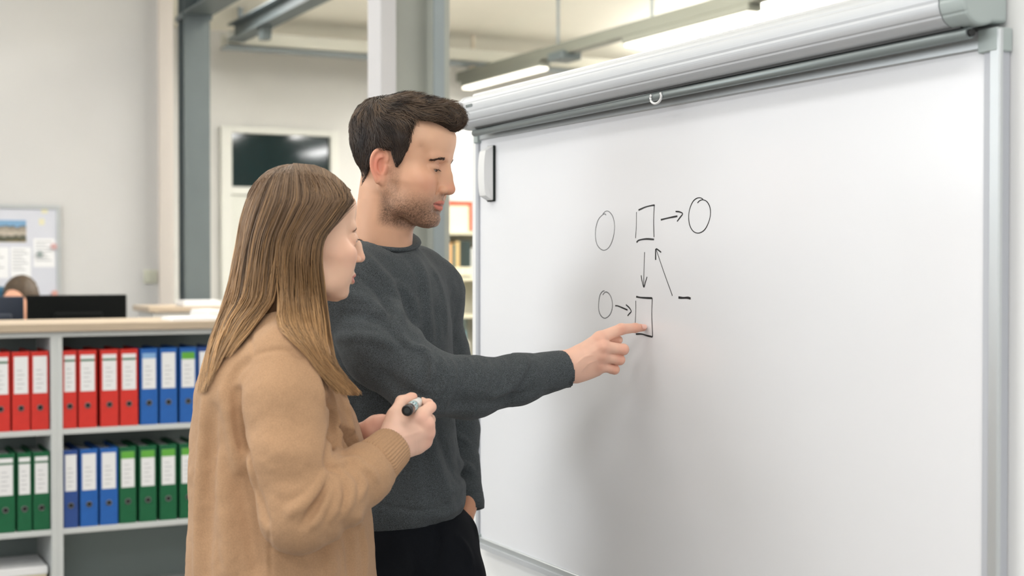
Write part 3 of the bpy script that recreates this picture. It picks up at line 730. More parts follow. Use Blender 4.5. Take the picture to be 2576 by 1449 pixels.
# notice board on the left wall
def notice():
    A = plane_y(-90, 512, YW1-.02); B = plane_y(152, 512, YW1-.02); z0 = .85; z1 = A[2]
    T = thing('notice_board', 'white notice board with a landscape photo and papers on the left wall', 'board', ((A[0]+B[0])/2, YW1, z0)); cx = (A[0]+B[0])/2; wd = (B[0]-A[0])/2
    MB().box((-wd, -.018, 0), (wd, -.0, z1-z0)).build('panel', mat('board_white', (208, 210, 220), .5), T)
    for lo, hi in (((-wd, -.026, z1-z0-.025), (wd, 0, z1-z0)), ((-wd, -.026, 0), (wd, 0, .025)), ((-wd, -.026, .025), (-wd+.025, 0, z1-z0-.025)), ((wd-.025, -.026, .025), (wd, 0, z1-z0-.025))):
        MB().box(lo, hi, .002).build('frame_rail', M_alu, T)
    def sheet(name, pa, pb, ya, yb, m, lab, cat, group=None, th=.001, off=0):
        p = plane_y(pa, ya, YW1-.02); q = plane_y(pb, yb, YW1-.02); c = (p+q)/2
        o = thing(name, lab, cat, (c[0], YW1-.0186-off, q[2]), group=group)
        MB().box((p[0]-c[0], -th, 0), (q[0]-c[0], 0, p[2]-q[2])).build('sheet', m, o); return o, (p[0]-c[0], q[0]-c[0], p[2]-q[2])
    # landscape photo: sky, hills, building, foreground, as flat print
    m = bpy.data.materials.new('landscape_print'); m.use_nodes = True; nt = m.node_tree; b = nt.nodes['Principled BSDF']; b.inputs['Roughness'].default_value = .4
    tc = nt.nodes.new('ShaderNodeTexCoord'); sp = nt.nodes.new('ShaderNodeSeparateXYZ'); nt.links.new(tc.outputs['Generated'], sp.inputs[0])
    nz = nt.nodes.new('ShaderNodeTexNoise'); nz.inputs['Scale'].default_value = 7; nt.links.new(tc.outputs['Generated'], nz.inputs['Vector'])
    ad = nt.nodes.new('ShaderNodeMath'); ad.operation = 'MULTIPLY_ADD'; nt.links.new(nz.outputs[0], ad.inputs[0]); ad.inputs[1].default_value = .5; nt.links.new(sp.outputs['Z'], ad.inputs[2])
    cr = nt.nodes.new('ShaderNodeValToRGB'); nt.links.new(ad.outputs[0], cr.inputs[0]); e = cr.color_ramp.elements
    e[0].position = .2; e[0].color = srgb(150, 130, 90); e[1].position = .36; e[1].color = srgb(60, 66, 50)
    for p_, c_ in ((.5, (96, 96, 84)), (.62, (196, 186, 172)), (.85, (150, 140, 126)), (.98, (70, 84, 80)), (1.08, (120, 160, 196))): x = e.new(min(p_, 1)); x.color = srgb(*c_)
    nt.links.new(cr.outputs[0], b.inputs['Base Color'])
    sheet('photo_print', -40, 66, 553, 609, m, 'landscape photo print with sky and building on the notice board', 'photo')
    y = mat('pale_yellow_note', (222, 218, 190), .7)
    sheet('sticky_note', 104, 120, 520, 537, y, 'upper pale yellow sticky note on the notice board', 'note', 'yellow notes on the board')
    sheet('sticky_note', 98, 112, 550, 566, y, 'lower pale yellow sticky note on the notice board', 'note', 'yellow notes on the board')
    for k, (a, b_, c_, d_, lab) in enumerate(((-60, 22, 622, 700, 'white paper sheet below the landscape photo at the picture edge'), (26, 78, 622, 696, 'white paper sheet with printed lines in the middle of the notice board'), (84, 138, 600, 672, 'white paper sheet near the right frame of the notice board'))):
        o, (u0, u1, hh) = sheet('pinned_sheet', a, b_, c_, d_, M_paper, lab, 'paper', 'papers on the notice board')
        pm = MB()
        for q in range(7): pm.box((u0*.8, -.0016, hh*(.88-.11*q)), (u1*(.2+.5*((q*7+k) % 3)/2), -.0011, hh*(.91-.11*q)))
        pm.build('print', M_print, o)
    for px, py, c_, lab in ((135, 620, (205, 165, 165), 'small pink magnet near the right frame of the board'), (137, 738, (214, 160, 150), 'small salmon magnet low on the notice board'), (100, 640, (150, 160, 160), 'grey magnet holding the right paper sheet')):
        p = plane_y(px, py, YW1-.02); o = MB().tube([(0, 0, 0), (0, -.012, 0)], .018, 14).build('magnet', mat('magnet_paint', c_, .4)); o.location = (p[0], YW1-.0206, p[2]); tag(o, lab, 'magnet', 'magnets on the notice board')
notice()
p = plane_y(378, 695, YW1); o = thing('wall_socket', 'pale double switch plate on the left wall', 'switch', (p[0], YW1, p[2]-.045))
MB().box((-.042, -.012, 0), (.042, 0, .085), .003).build('plate', mat('ivory_plastic', (206, 206, 190), .4), o)
for k in (0, 1): MB().box((-.034+.036*k, -.016, .012), (-.002+.036*k, -.012, .073), .002).build('rocker', mat('ivory_rocker', (196, 197, 182), .4), o)

# person at the desk behind the monitors
def desk_worker():
    p = plane_y(50, 740, 7.75); yv = -PSI
    T = thing('person', 'person with short brown hair mostly hidden behind the monitors', 'person', (p[0], 7.75, 0)); top = plane_y(52, 699, 7.75)[2]
    v = Vol((-.35, -.35, .45), (.35, .35, top+.03), .012); hz = top-.115
    v.ell((0, 0, hz), (.078, .096, .115), k=.01); v.ell((0, -.05, hz-.045), (.055, .055, .075), k=.02); v.cone((0, -.10, hz-.01), (0, -.112, hz-.035), .01, .014, k=.01)
    for sx in (-1, 1): v.ell((sx*.08, .0, hz-.01), (.012, .02, .032), k=.005)
    v.cone((0, .02, hz-.08), (0, .05, hz-.2), .055, .06, k=.02); v.cone((-.15, .06, hz-.25), (.15, .06, hz-.25), .06, .06, k=.05); v.cone((0, .06, hz-.3), (0, .08, .6), .14, .15, k=.06)
    vt, q = v.mesh(); link('body', np_mesh('body', vt, q), mat('far_skin', (226, 168, 140), .6), T)
    v = Vol((-.35, -.6, .45), (.35, .35, hz-.1), .012)
    v.cone((-.15, .06, hz-.25), (.15, .06, hz-.25), .07, .07, k=.05); v.cone((0, .06, hz-.3), (0, .08, .55), .155, .165, k=.06)
    for sx in (-1, 1): v.chain([(sx*.2, .05, hz-.27), (sx*.24, -.05, hz-.5), (sx*.12, -.35, .95)], [.06, .05, .04], k=.03)
    vt, q = v.mesh(); link('shirt', np_mesh('shirt', vt, q), mat('teal_shirt', (30, 84, 104), .8), T)
    v = Vol((-.14, -.14, hz-.12), (.14, .14, top+.03), .006)
    v.ell((0, .012, hz+.012), (.088, .104, .118), k=.005); v.ell((0, -.11, hz-.05), (.1, .09, .1), k=.01, op='sub')
    vt, q = v.mesh(); vt = vt+.004*vnoise(vt, 40)[:, None]; link('hair', np_mesh('hair', vt, q), mat('far_hair', (66, 50, 32), .6, noise=(60, .3)), T)
    T.rotation_euler.z = -.62
    tl = plane_y(-30, 721, 7.95); tr_ = plane_y(19, 721, 7.95); chx = (tl[0]+tr_[0])/2; ctop = tl[2]
    ch = thing('office_chair', 'office chair with a blue backrest at the left picture edge behind the monitors', 'chair', (chx, 7.95, 0))
    MB().box((-.24, -.3, .42), (.22, .16, .5), .03).build('seat', M_mon, ch); MB().box((-(tr_[0]-tl[0])/2-.12, -.02, .62), ((tr_[0]-tl[0])/2, .04, ctop), .02).build('backrest', mat('blue_mesh_back', (40, 84, 110), .8), ch); MB().box((-.03, .03, .44), (.03, .07, .9), .005).build('back_support', M_mon, ch); MB().tube([(0, 0, .06), (0, 0, .42)], .03, 10).build('pole', M_mon, ch)
    for k in range(5):
        a = k*1.2566; MB().tube([(0, 0, .07), (.28*math.cos(a), .28*math.sin(a), .05)], .02, 8).build('leg', M_mon, ch)
desk_worker()

# bookshelf seen between the man and the partition
def bookshelf():
    Y = 10.3; x0 = plane_y(1085, 600, Y)[0]; x1 = plane_y(1240, 600, Y)[0]
    zs = [plane_y(1160, y, Y)[2] for y in (582, 698, 792, 1130)]
    cx = (x0+x1)/2; T = thing('bookcase', 'pale open bookcase behind the man left of the partition', 'bookcase', (cx, Y+.15, 0))
    wm = mat('pale_shelf_wood', (206, 200, 176), .5)
    MB().box((x0-cx-.02, -.15, 0), (x0-cx, .15, zs[0]+.02)).build('side_panel', wm, T); MB().box((x1-cx, -.15, 0), (x1-cx+.02, .15, zs[0]+.02)).build('side_panel', wm, T)
    MB().box((x0-cx, .13, 0), (x1-cx, .15, zs[0])).build('back_panel', mat('pale_back', (190, 188, 174), .6), T)
    for z in zs: MB().box((x0-cx, -.15, z-.025), (x1-cx, .13, z)).build('shelf', wm, T)
    # red framed box on top
    a, b = plane_y(1128, 540, Y)[0], plane_y(1192, 540, Y)[0]; zt = plane_y(1160, 506, Y)[2]; c = (a+b)/2
    t = thing('magazine_box', 'red edged open magazine box with cream pages on top of the bookcase', 'box', (c, Y+.02, zs[0])); hh = zt-zs[0]; e = .028
    m = MB(); m.box((a-c, 0, hh-e), (b-c, .2, hh)); m.box((b-c-e, 0, 0), (b-c, .2, hh-e)); m.box((a-c-.0, 0, 0), (a-c+.01, .2, hh-e)); m.build('shell', M_redbox, t)
    MB().box((a-c+.01, .01, 0), (b-c-e, .19, hh-e-.004)).build('pages', M_creambox, t)
    # books
    cols = [((196, 150, 96), .034, .93), ((60, 84, 78), .03, .9), ((186, 160, 110), .036, .98), ((26, 40, 36), .05, 1.0), ((30, 46, 44), .05, 1.0), ((190, 190, 186), .034, .8), ((150, 110, 70), .034, .86)]
    x = plane_y(1133, 640, Y)[0]; full = (zs[0]-.025-zs[1])*.86
    lab = ['tan book', 'dark teal book', 'ochre book', 'thick black book', 'second thick black green book', 'pale grey book', 'brown book']
    for (c_, w_, f), l in zip(cols, lab):
        o = thing('book', l+' standing on the bookcase shelf left of the partition', 'book', (x+w_/2, Y+.04, zs[1]), group='books on the bookcase'); hh = full*f
        mm = mat('book_cover', c_, .6); m = MB(); m.box((-w_/2+.001, 0, 0), (w_/2-.001, .004, hh)); m.box((-w_/2+.001, .004, 0), (-w_/2+.004, .17, hh)); m.box((w_/2-.004, .004, 0), (w_/2-.001, .17, hh)); m.build('cover', mm, o)
        MB().box((-w_/2+.004, .006, .004), (w_/2-.004, .165, hh-.004)).build('pages', M_paper, o); MB().box((-w_/2+.0015, -.0006, hh*.05), (w_/2-.0015, 0, hh*.28)).build('spine_label', M_creambox, o); x += w_
    # dark box with teal base on the third shelf
    p = plane_y(1152, 850, Y); z3 = plane_y(1152, 858, Y)[2]
    t = thing('desk_bin', 'dark bin with a teal base hanging in the bookcase beside the man', 'bin', (p[0], Y-.0, zs[3])); 
    MB().box((-.10, .0, 0), (.10, .12, z3-zs[3]), .004).build('stand', mat('pale_stand', (200, 196, 184), .6), t)
    MB().box((-.09, -.01, z3-zs[3]), (.075, .12, z3-zs[3]+.08), .006).build('base', mat('teal_plastic', (70, 110, 120), .5), t); MB().box((-.09, -.01, z3-zs[3]+.08), (.075, .12, zs[2]-.027-zs[3]), .006).build('body', mat('dark_green_plastic', (58, 68, 62), .5), t)
    q = plane_y(1172, 1128, 6.6)
    o = thing('waste_bin', 'dark green office bin on the floor beside the man left of the partition', 'bin', (q[0], 6.6, 0)); zt = q[2]
    MB().box((-.15, 0, 0), (.13, .26, zt-.05), .01).build('body', mat('dark_green_box', (44, 58, 54), .5), o); MB().box((-.155, -.005, zt-.05), (.135, .265, zt), .008).build('lid', mat('dark_green_lid', (50, 66, 60), .5), o)
bookshelf()
# ------------------------------------------------------------------ people: shared
SKIN_N = dict(rough=.48, sss=.10, spec=.4, bump=(700, .12, .0006))
M_skin = mat('skin', (225, 175, 150), attr='Col', **SKIN_N)
M_eye = mat('eyeball', (235, 230, 226), .15, attr='Col'); M_lash = mat('lash', (40, 30, 26), .6)
def frame(yaw, pitch, roll=0):
    """columns: forward, left, up, for someone facing +x of the figure frame, yaw>0 turns away from the camera, pitch>0 looks down"""
    cy, sy, cp, sp = math.cos(yaw), math.sin(yaw), math.cos(pitch), math.sin(pitch)
    f = np.array([cy*cp, sy*cp, -sp]); l = np.array([-sy, cy, 0]); u = np.cross(f, l)
    c, s_ = math.cos(roll), math.sin(roll); l, u = c*l+s_*u, c*u-s_*l
    return np.stack([f, l, u], 1)
HEADROWS_M = [(-.124, .062, .0, .016, .010), (-.119, .064, .0, .026, .024), (-.108, .056, .0, .036, .034), (-.095, .047, .0, .045, .041), (-.080, .040, .0, .051, .046), (-.065, .032, .0, .058, .051),
              (-.050, .022, .0, .068, .0575), (-.035, .012, .0, .077, .066), (-.015, .001, .0, .086, .069), (.005, -.003, .0, .091, .0715), (.025, -.005, .0, .0955, .0745), (.045, -.008, .0, .0955, .077),
              (.065, -.008, .0, .0945, .0765), (.083, -.011, .0, .084, .070), (.098, -.014, .0, .066, .057), (.108, -.016, .0, .047, .041), (.1145, -.017, .0, .027, .025), (.1175, -.017, .0, .006, .006)]
HEADROWS_M = [((r[0]+.04)*.945-.04 if r[0] < -.04 else r[0],)+r[1:] for r in HEADROWS_M]
def head_volume(M, O, sc, female=False, ext=(.135, .1, .15, .17)):
    """builds the bald head; local frame: x forward, y left, z up, eyes at z=0"""
    T = lambda p: O+M@(np.asarray(p, float)*sc)
    cs = np.array([T((x, y, z)) for x in (-.12, .13) for y in (-.1, .1) for z in (-.15, .13)])
    v = Vol(cs.min(0)-.01, cs.max(0)+.01, .0016)
    c = lambda a, b, ra, rb, k=.01, op='add', flat=None: v.cone(T(a), T(b), ra*sc, rb*sc, k*sc, op, None if flat is None else (M@np.asarray(flat[0], float), flat[1]))
    e = lambda p, r, k=.01, op='add', R=None: v.ell(T(p), np.asarray(r, float)*sc, M if R is None else M@R, k*sc, op)
    rows = [list(r) for r in HEADROWS_M]
    if female:
        rows = [[r[0]*(.955 if r[0] < -.04 else 1), r[1]-(.006 if r[0] > .015 else .003 if r[0] > -.06 else .007), r[2], max(.004, r[3]-(.006 if r[0] > .015 else .003)), r[4]*(.86 if r[0] < -.03 else .93 if r[0] < .0 else .97)] for r in rows]
    v.loft(rows, M, O, sc, k=0, expo=2.25)
    # the rear underside of the jaw is cut away, the neck joins there
    e((-.045, 0, -.115), (.075, .10, .058), .03, 'sub')
    # jaw line
    for s in (-1, 1):
        jw = .055 if not female else .044
        c((-.004, s*jw, -.052), (.028, s*(jw-.009), -.086), .014, .013, .018); c((.028, s*(jw-.009), -.086), (.068-.006*female, s*.018, -.102+.004*female), .013, .012, .02)
        e((.056, s*.045, -.028), (.026, .020, .018), .025)                 # cheek bone
        e((.058-.004*female, s*(.035-.003*female), -.060), (.026, .022, .028), .03)                   # cheek
        c((.080, s*.052, .006), (.060, s*.064, .030), .006, .008, .02, 'sub') # temple hollow
    e((.078-.010*female, 0, -.099+.004*female), (.016, .020, .013), .018)                            # chin
    e((.0945, 0, -.085), (.009, .022, .0045), .012, 'sub')                     # crease under the lip
    # forehead and brow
    e((.052-.010*female, 0, .050), (.042, .055, .042), .03)
    for s in (-1, 1):
        if not female: c((.086, s*.012, .014), (.076, s*.042, .017), .0085, .0075, .014)
        else: c((.082, s*.012, .016), (.072, s*.040, .020), .006, .006, .014)
    # eye sockets
    for s in (-1, 1):
        e((.100, s*.031, .001), (.017, .0185, .0125), .012, 'sub')
        e((.096, s*.016, .002), (.010, .008, .010), .008, 'sub')
    # nose
    L = -.003 if not female else -.003
    nz = .002 if female else -.0035; nr = .80 if female else 1.0
    c((.0865, 0, .012), (.100+L*.5, 0, -.012+nz*.4), .0075, .0083, .010); c((.100+L*.5, 0, -.012+nz*.4), (.1115+L, 0, -.032+nz), .0083, .0092 if not female else .0070, .006)
    c((.085, 0, -.005), (.094+L*.3, 0, -.036+nz), .013*nr, .0135*nr, .012)
    e((.1110+L, 0, -.036+nz), (.0095*nr, .0095*nr, .0085*nr), .005)
    for s in (-1, 1):
        e((.0985+L*.5, s*.0125, -.0385+nz), (.0105*nr, .0068*nr, .0078*nr), .004)
        e((.1005+L*.6, s*.0068, -.0465+nz), (.0065, .0034, .0034), .002, 'sub')
        c((.0915+L*.5, s*.0205, -.032+nz), (.0905+L*.5, s*.0185, -.046+nz), .0016, .0016, .003, 'sub')
        c((.0905, s*.0215, -.035), (.084, s*.029, -.056), .002, .002, .008, 'sub')
    # muzzle and lips
    e((.069+.003*female, 0, -.066), (.0255, .025, .022), .012)
    c((.0985, 0, -.050), (.1000, 0, -.059), .0018, .0018, .006, 'sub')          # philtrum
    def sx(y, z):
        xs = np.linspace(.12, .05, 140); P = np.stack([xs, 0*xs+y, 0*xs+z], 1)*sc@M.T+O; d = v.sample(P); k = np.argmax(d < 0); return xs[max(k, 1)]
    def lipline(pts, off): return [(sx(y, z)+o, y, z) for (y, z), o in zip(pts, off)]
    zz = -.002
    sl_ = [(-.028, -.0695+zz), (-.021, -.0692+zz), (-.012, -.0700+zz), (-.004, -.0692+zz), (0, -.0698+zz), (.004, -.0692+zz), (.012, -.0700+zz), (.021, -.0692+zz), (.028, -.0695+zz)]
    upz = [.0005, .0026, .0045, .0056, .0050, .0056, .0045, .0026, .0005]; loz = [-.0005, -.0030, -.0056, -.0066, -.0068, -.0066, -.0056, -.0030, -.0005]
    base_ = [(sx(y, z), y, z) for y, z in sl_]
    ul = [(b[0]-.0016+.0018*(1-(b[1]/.03)**2), b[1]*.97, b[2]+u) for b, u in zip(base_, upz)]; ru = [.0012, .0022, .0032, .0038, .0036, .0038, .0032, .0022, .0012]
    ll = [(b[0]-.0026+.0010*(1-(b[1]/.03)**2), b[1]*.92, b[2]+u) for b, u in zip(base_, loz)]; rl = [.0012, .0024, .0038, .0046, .0048, .0046, .0038, .0024, .0012]
    if female: ru = [x*.82 for x in ru]; rl = [x*.80 for x in rl]
    for i in range(8): c(ul[i], ul[i+1], ru[i], ru[i+1], .0030)
    for i in range(8): c(ll[i], ll[i+1], rl[i], rl[i+1], .0030)
    sl = [(b[0]+.0018*(1-(b[1]/.034)**2)-.0002, b[1], b[2]) for b in base_]; so = .0014 if female else .0021
    for i in range(8): c((sl[i][0]+.003, sl[i][1], sl[i][2]), (sl[i+1][0]+.003, sl[i+1][1], sl[i+1][2]), so, so, .001, 'sub')
    for i in range(8): c(sl[i], sl[i+1], so, so, .0015, 'sub')
    # lids over the eyeballs
    for s in (-1, 1):
        ec = np.array((.0750, s*.031, -.001)); e(ec, (.0137, .0152, .0134), .004)
        # opening, low because both look down
        R = frame(0, 0); 
        e(ec+np.array((.0112, 0, -.0055 if not female else -.0042)), (.0085, .0108, .0017 if not female else .0030), .0010, 'sub')
        c(ec+np.array((.0095, s*-.011, .0075)), ec+np.array((.0105, s*.010, .0082)), .0012, .0012, .003, 'sub')   # lid crease
    # ears
    for s in (-1, 1):
        R = frame(s*(-.42 if not female else -.12), 0, 0); ep = np.array((-.013, s*(.0725 if not female else .0655), -.018)); EM = M@R
        if s > 0 or True:
            ax = lambda p: T(ep)+EM@(np.asarray(p, float)*sc)
            def ec_(a, b, ra, rb, k, op='add'): v.cone(ax(a), ax(b), ra*sc, rb*sc, k*sc, op)
            v.ell(ax((-.006, 0, .004)), np.array((.0165, .0045, .0280))*sc, EM@frame(0, -.18), .004*sc)
            v.ell(ax((.004, 0, -.024)), np.array((.0095, .0045, .0125))*sc, EM, .005*sc)
            v.ell(ax((-.004, s*.0045, .000)), np.array((.0105, .0045, .0190))*sc, EM@frame(0, -.18), .002*sc, 'sub')
            he = [(.009, 0, .012), (.008, 0, .024), (.000, 0, .0315), (-.010, 0, .0315), (-.0185, 0, .0235), (-.0215, 0, .010), (-.0185, 0, -.006), (-.011, 0, -.019), (-.003, 0, -.030)]
            he = [(x, s*.0025, z) for x, _, z in he]; hr = [.0028, .0032, .0034, .0036, .0036, .0034, .0032, .0034, .005]
            sp_ = smooth_poly(he, 20); rsp = np.interp(np.linspace(0, 8, 20), range(9), hr)
            for i in range(19): ec_(sp_[i], sp_[i+1], rsp[i], rsp[i+1], .0025)
            ah = smooth_poly([(-.001, s*.003, .019), (-.010, s*.003, .014), (-.012, s*.003, .002), (-.008, s*.003, -.010), (.001, s*.0025, -.017)], 12)
            for i in range(11): ec_(ah[i], ah[i+1], .0024, .0024, .0025)
            ec_((.0085, s*.002, -.002), (.0075, s*.002, -.010), .0045, .004, .005)
    return v, T
def to_local(M, O, sc, P): return ((P-O)@M)/sc
def bump01(x, a, b): return np.clip((x-a)/(b-a), 0, 1)**2*(3-2*np.clip((x-a)/(b-a), 0, 1))
def gauss(L, c, r): return np.exp(-(((L-np.array(c))/np.array(r))**2).sum(-1))
def lin(*c): return np.array(srgb(*c)[:3])
def mixc(c, t, w_): return c*(1-w_[..., None])+np.array(t)*w_[..., None]
def eyeball(name, T, M, sc, s, root, gaze, iris):
    n = 28; th = np.linspace(0, np.pi, n); ph = np.linspace(0, 2*np.pi, 2*n, endpoint=False); g = np.asarray(gaze, float); g /= np.linalg.norm(g)
    a = np.cross(g, (0, 0, 1)); a /= np.linalg.norm(a); b = np.cross(a, g); R = .0121*sc; V_ = []; col = []
    for t in th:
        for p in ph:
            r = R*(1+.045*max(0, 1-(t/.45)**2)) if t < .45 else R
            V_.append(r*(math.cos(t)*g+math.sin(t)*(math.cos(p)*a+math.sin(p)*b)))
            col.append((.008, .008, .008) if t < .19 else (iris if t < .48 else (.40, .34, .31)))
    F = [(i*2*n+j, i*2*n+(j+1) % (2*n), (i+1)*2*n+(j+1) % (2*n), (i+1)*2*n+j) for i in range(n-1) for j in range(2*n)]
    Vv = np.array(V_)@M.T+T((.0750, s*.031, -.001))
    return link(name, np_mesh(name, Vv-root, np.array(F), col=np.array(col)), M_eye)
def place(o, T):
    o.parent = T; return o
def figure(name, label, base):
    b = W(np.array(base)); T = thing(name, label, 'person', (b[0], b[1], 0), -PSI); return T, np.array([base[0], base[1], 0.0])
def hair_strokes(M, T, root_pts, dirs, L, r, col, k=6, droop=0):
    n = len(root_pts); u = np.linspace(0, 1, k)[None, :, None]
    P = root_pts[:, None]+dirs[:, None]*L[:, None, None]*u+np.array([0, 0, -1])[None, None]*droop*u*u
    return strands_mesh(P, np.full(n, r), np.broadcast_to(col[:, None], P.shape))

# hands -------------------------------------------------------------------------------------------------
def nail(v_parts, tip, d, up, r, L, base):
    """a fingernail plate lying on the back of the last joint"""
    d = d/np.linalg.norm(d); up = up-d*(up@d); up /= np.linalg.norm(up); s_ = np.cross(d, up); n = 9; m = 8; P = []
    for i in range(m):
        for j in range(n):
            a = (j/(n-1)-.5)*1.5; t = i/(m-1); wv = math.sin(math.pi*(.16+.68*t))**.5
            P.append(tip+d*(L*(t-.95))+r*1.03*(math.cos(a*wv)*up*(1-.06*t)+math.sin(a*wv)*s_))
    F = [(i*n+j, i*n+j+1, (i+1)*n+j+1, (i+1)*n+j) for i in range(m-1) for j in range(n-1)]
    return np.array(P)-base, np.array(F)

# ------------------------------------------------------------------ the man
M_knit = mat('charcoal_knit', (72, 77, 80), .9, noise=(700, .6), bump=(1000, .6, .0014), sheen=.10, spec=.12)
M_trou = mat('navy_black_trousers', (11, 14, 20), .85, noise=(500, .2), bump=(1500, .3, .0005), spec=.15)
M_mhair = mat('brown_hair', (70, 56, 46), .42, attr='Col', spec=.45)
M_shoe = mat('dark_shoe', (26, 26, 28), .4)
def man():
    root, base = figure('person', 'man in a charcoal crew neck jumper pointing at the whiteboard with his right hand', (V(1040, 900, 2.88)[0], 2.88, 0))
    S = .98
    M = frame(-math.radians(16), math.radians(11)); O = V(1013, 405, 2.78); sc = .985
    parts = []
    if want('man_head'):
        v, T = head_volume(M, O, sc)
        # neck
        nb = V(958, 650, 2.83); nt = T((-.022, 0, -.06))
        v2lo = np.minimum(v.lo, nb-.08); 
        vt, q = v.mesh()
        # grow the grid downwards for the neck
        big = Vol((v.lo[0]-.03, v.lo[1]-.02, nb[2]-.03), (v.lo+v.h*v.n)+np.array([.01, .02, .005]), .0018)
        P = np.stack(np.meshgrid(*big.ax, indexing='ij'), -1)
        inb = ((P >= v.lo) & (P <= v.lo+v.h*(v.n-1.01))).all(-1); big.d[inb] = v.sample(P[inb])
        big.cone(nt, nb, .0475, .056, .022, flat=(np.array([.2, .98, 0]), 1.0))
        big.cone(T((.004, 0, -.078)), V(984, 650, 2.81), .031, .036, .022)          # throat
        big.cone(T((-.040, 0, -.03)), V(938, 630, 2.85), .036, .042, .02)             # nape
        big.fold3([T((-.020, -.064, -.045)), V(1000, 560, 2.745), V(1012, 612, 2.745)], .0035, .010)   # neck muscle
        big.cone(T((.02, 0, -.118)), T((.028, 0, -.125)), .008, .008, .02)
        vt, q = big.mesh(); L = to_local(M, O, sc, vt)
        base_c = lin(216, 168, 138); c = np.broadcast_to(base_c, vt.shape).copy(); c = c*(1+.05*vnoise(vt, 60)[:, None])
        red = lin(214, 132, 110)
        for s in (-1, 1):
            c = mixc(c, red, .45*gauss(L, (.068, s*.045, -.035), (.03, .022, .02))); c = mixc(c, lin(226, 128, 108), .75*gauss(L, (-.018, s*.082, -.017), (.024, .016, .032)))
            c = mixc(c, lin(176, 120, 104), .45*gauss(L, (.09, s*.031, .004), (.012, .016, .007)))
        c = mixc(c, red, .55*gauss(L, (.112, 0, -.036), (.014, .014, .012)))
        c = mixc(c, lin(232, 190, 160), .5*bump01(L[:, 2], .02, .06))
        lw_ = np.clip(1-(L[:, 1]/.0285)**2, 0, 1); lip = bump01(L[:, 0], .060, .066)*(lw_ > 0)*np.exp(-np.clip(np.maximum(L[:, 2]+.0712-.0078*lw_**.7, -L[:, 2]-.0712-.0105*lw_**.8), 0, 1)**2/.0009**2); c = mixc(c, lin(200, 104, 94), np.clip(lip*1.2, 0, .75)); c = mixc(c, lin(96, 40, 36), .85*bump01(L[:, 0], .06, .066)*(np.abs(L[:, 1]) < .029)*np.exp(-((L[:, 2]+.0716)/.0013)**2))  # last mix paints the shade of the slit between the lips
        # beard shadow: jaw, chin, upper lip, sideburn
        ss = np.sqrt(L[:, 0]**2+0); jaw = bump01(-L[:, 2], .040, .078)*bump01(L[:, 0], -.025, .0)*(1-bump01(-L[:, 2], .118, .14)); side = bump01(L[:, 0], -.006, .008)*(1-bump01(L[:, 0], .018, .034))*bump01(-L[:, 2], -.02, .0)
        must = gauss(L, (.098, 0, -.054), (.012, .022, .007)); beard = np.clip(jaw+.8*side*(1-bump01(-L[:, 2], .09, .12))+must*.9, 0, 1)*(1-np.clip(lip*2, 0, 1))
        beard *= (.55+.45*np.clip(.5+1.2*vnoise(vt, 900), 0, 1)); c = mixc(c, lin(88, 66, 52), np.clip(.48+.42*bump01(-L[:, 2], .055, .10), 0, 1)*beard)
        # cropped hair shade under the hairline
        parts.append((vt, q, c))
        v, T_ = v, T
    else: v, T = None, (lambda p: O+M@(np.asarray(p, float)*sc))
    # right hand, pointing
    if want('man_hand'):
        h = Vol(V(1330, 970, 2.70)-np.array([0, 0, .01]), V(1655, 800, 2.92)+np.array([.01, 0, .012]), .0012)
        wr = V(1424, 921, 2.79)
        mc = [V(1509, 851, 2.795), V(1517, 873, 2.785), V(1514, 896, 2.790), V(1508, 919, 2.800)]
        cb = [V(1436, 905, 2.795), V(1436, 915, 2.79), V(1436, 925, 2.79), V(1438, 935, 2.798)]
        h.cone(V(1330, 935, 2.745), wr, .031, .0265, .01, flat=(np.array([-.12, .99, 0]), .72))
        h.cone(V(1395, 925, 2.772), V(1450, 917, 2.797), .029, .027, .015, flat=(np.array([-.12, .99, 0]), .66))
        for a, b, r in zip(cb, mc, (.0130, .0130, .0125, .0115)): h.cone(a, b, .0145, r, .014)
        h.cone(V(1470, 905, 2.805), V(1495, 890, 2.806), .028, .025, .014, flat=(np.array([-.1, .99, 0]), .45))
        h.cone(V(1450, 942, 2.805), V(1500, 930, 2.812), .015, .012, .016)                               # heel of the hand
        kt = .0022
        def fin(pts, rs, k0=.008):
            g = h.like()
            for i in range(len(pts)-1): g.cone(pts[i], pts[i+1], rs[i], rs[i+1], .004)
            return g.d
        idx = [mc[0], V(1563, 828, 2.818), V(1598, 825.0, 2.836), V(1617.5, 824.5, 2.845)]
        mid = [mc[1], V(1568, 879, 2.800), V(1560, 884, 2.826), V(1535, 884, 2.832), V(1522, 886, 2.822)]
        rin = [mc[2], V(1559, 905, 2.806), V(1548, 907, 2.830), V(1527, 904, 2.832), V(1518, 903, 2.822)]
        pin = [mc[3], V(1546, 929.5, 2.812), V(1538, 929, 2.830), V(1521, 924, 2.832), V(1515, 920, 2.824)]
        fd = [fin(idx, [.0136, .0110, .0093, .0072]), fin(mid, [.0128, .0108, .0100, .009, .008]), fin(rin, [.0122, .0102, .0095, .009, .008]), fin(pin, [.0112, .0094, .0086, .008, .007])]
        f = fd[0]
        for g in fd[1:]: f = smin(f, g, .0015)
        h.d = smin(h.d, f, .0065)
        th = fin([V(1452, 895, 2.815), V(1500, 868, 2.835), V(1535, 858, 2.835), V(1556, 855, 2.832)], [.014, .0125, .011, .0085]); h.d = smin(h.d, th, .003)
        # knuckles, tendons and veins
        for p, a in ((mc[0], .0014), (mc[1], .0018), (mc[2], .0016), (mc[3], .0014)): h.fold3([p+np.array([-.002, -.011, .001]), p+np.array([.004, -.011, 0])], a, .006, False)
        for a, b in zip(cb, mc): h.fold3([a+np.array([.01, -.012, 0]), b+np.array([-.008, -.012, 0])], .0012, .0035)
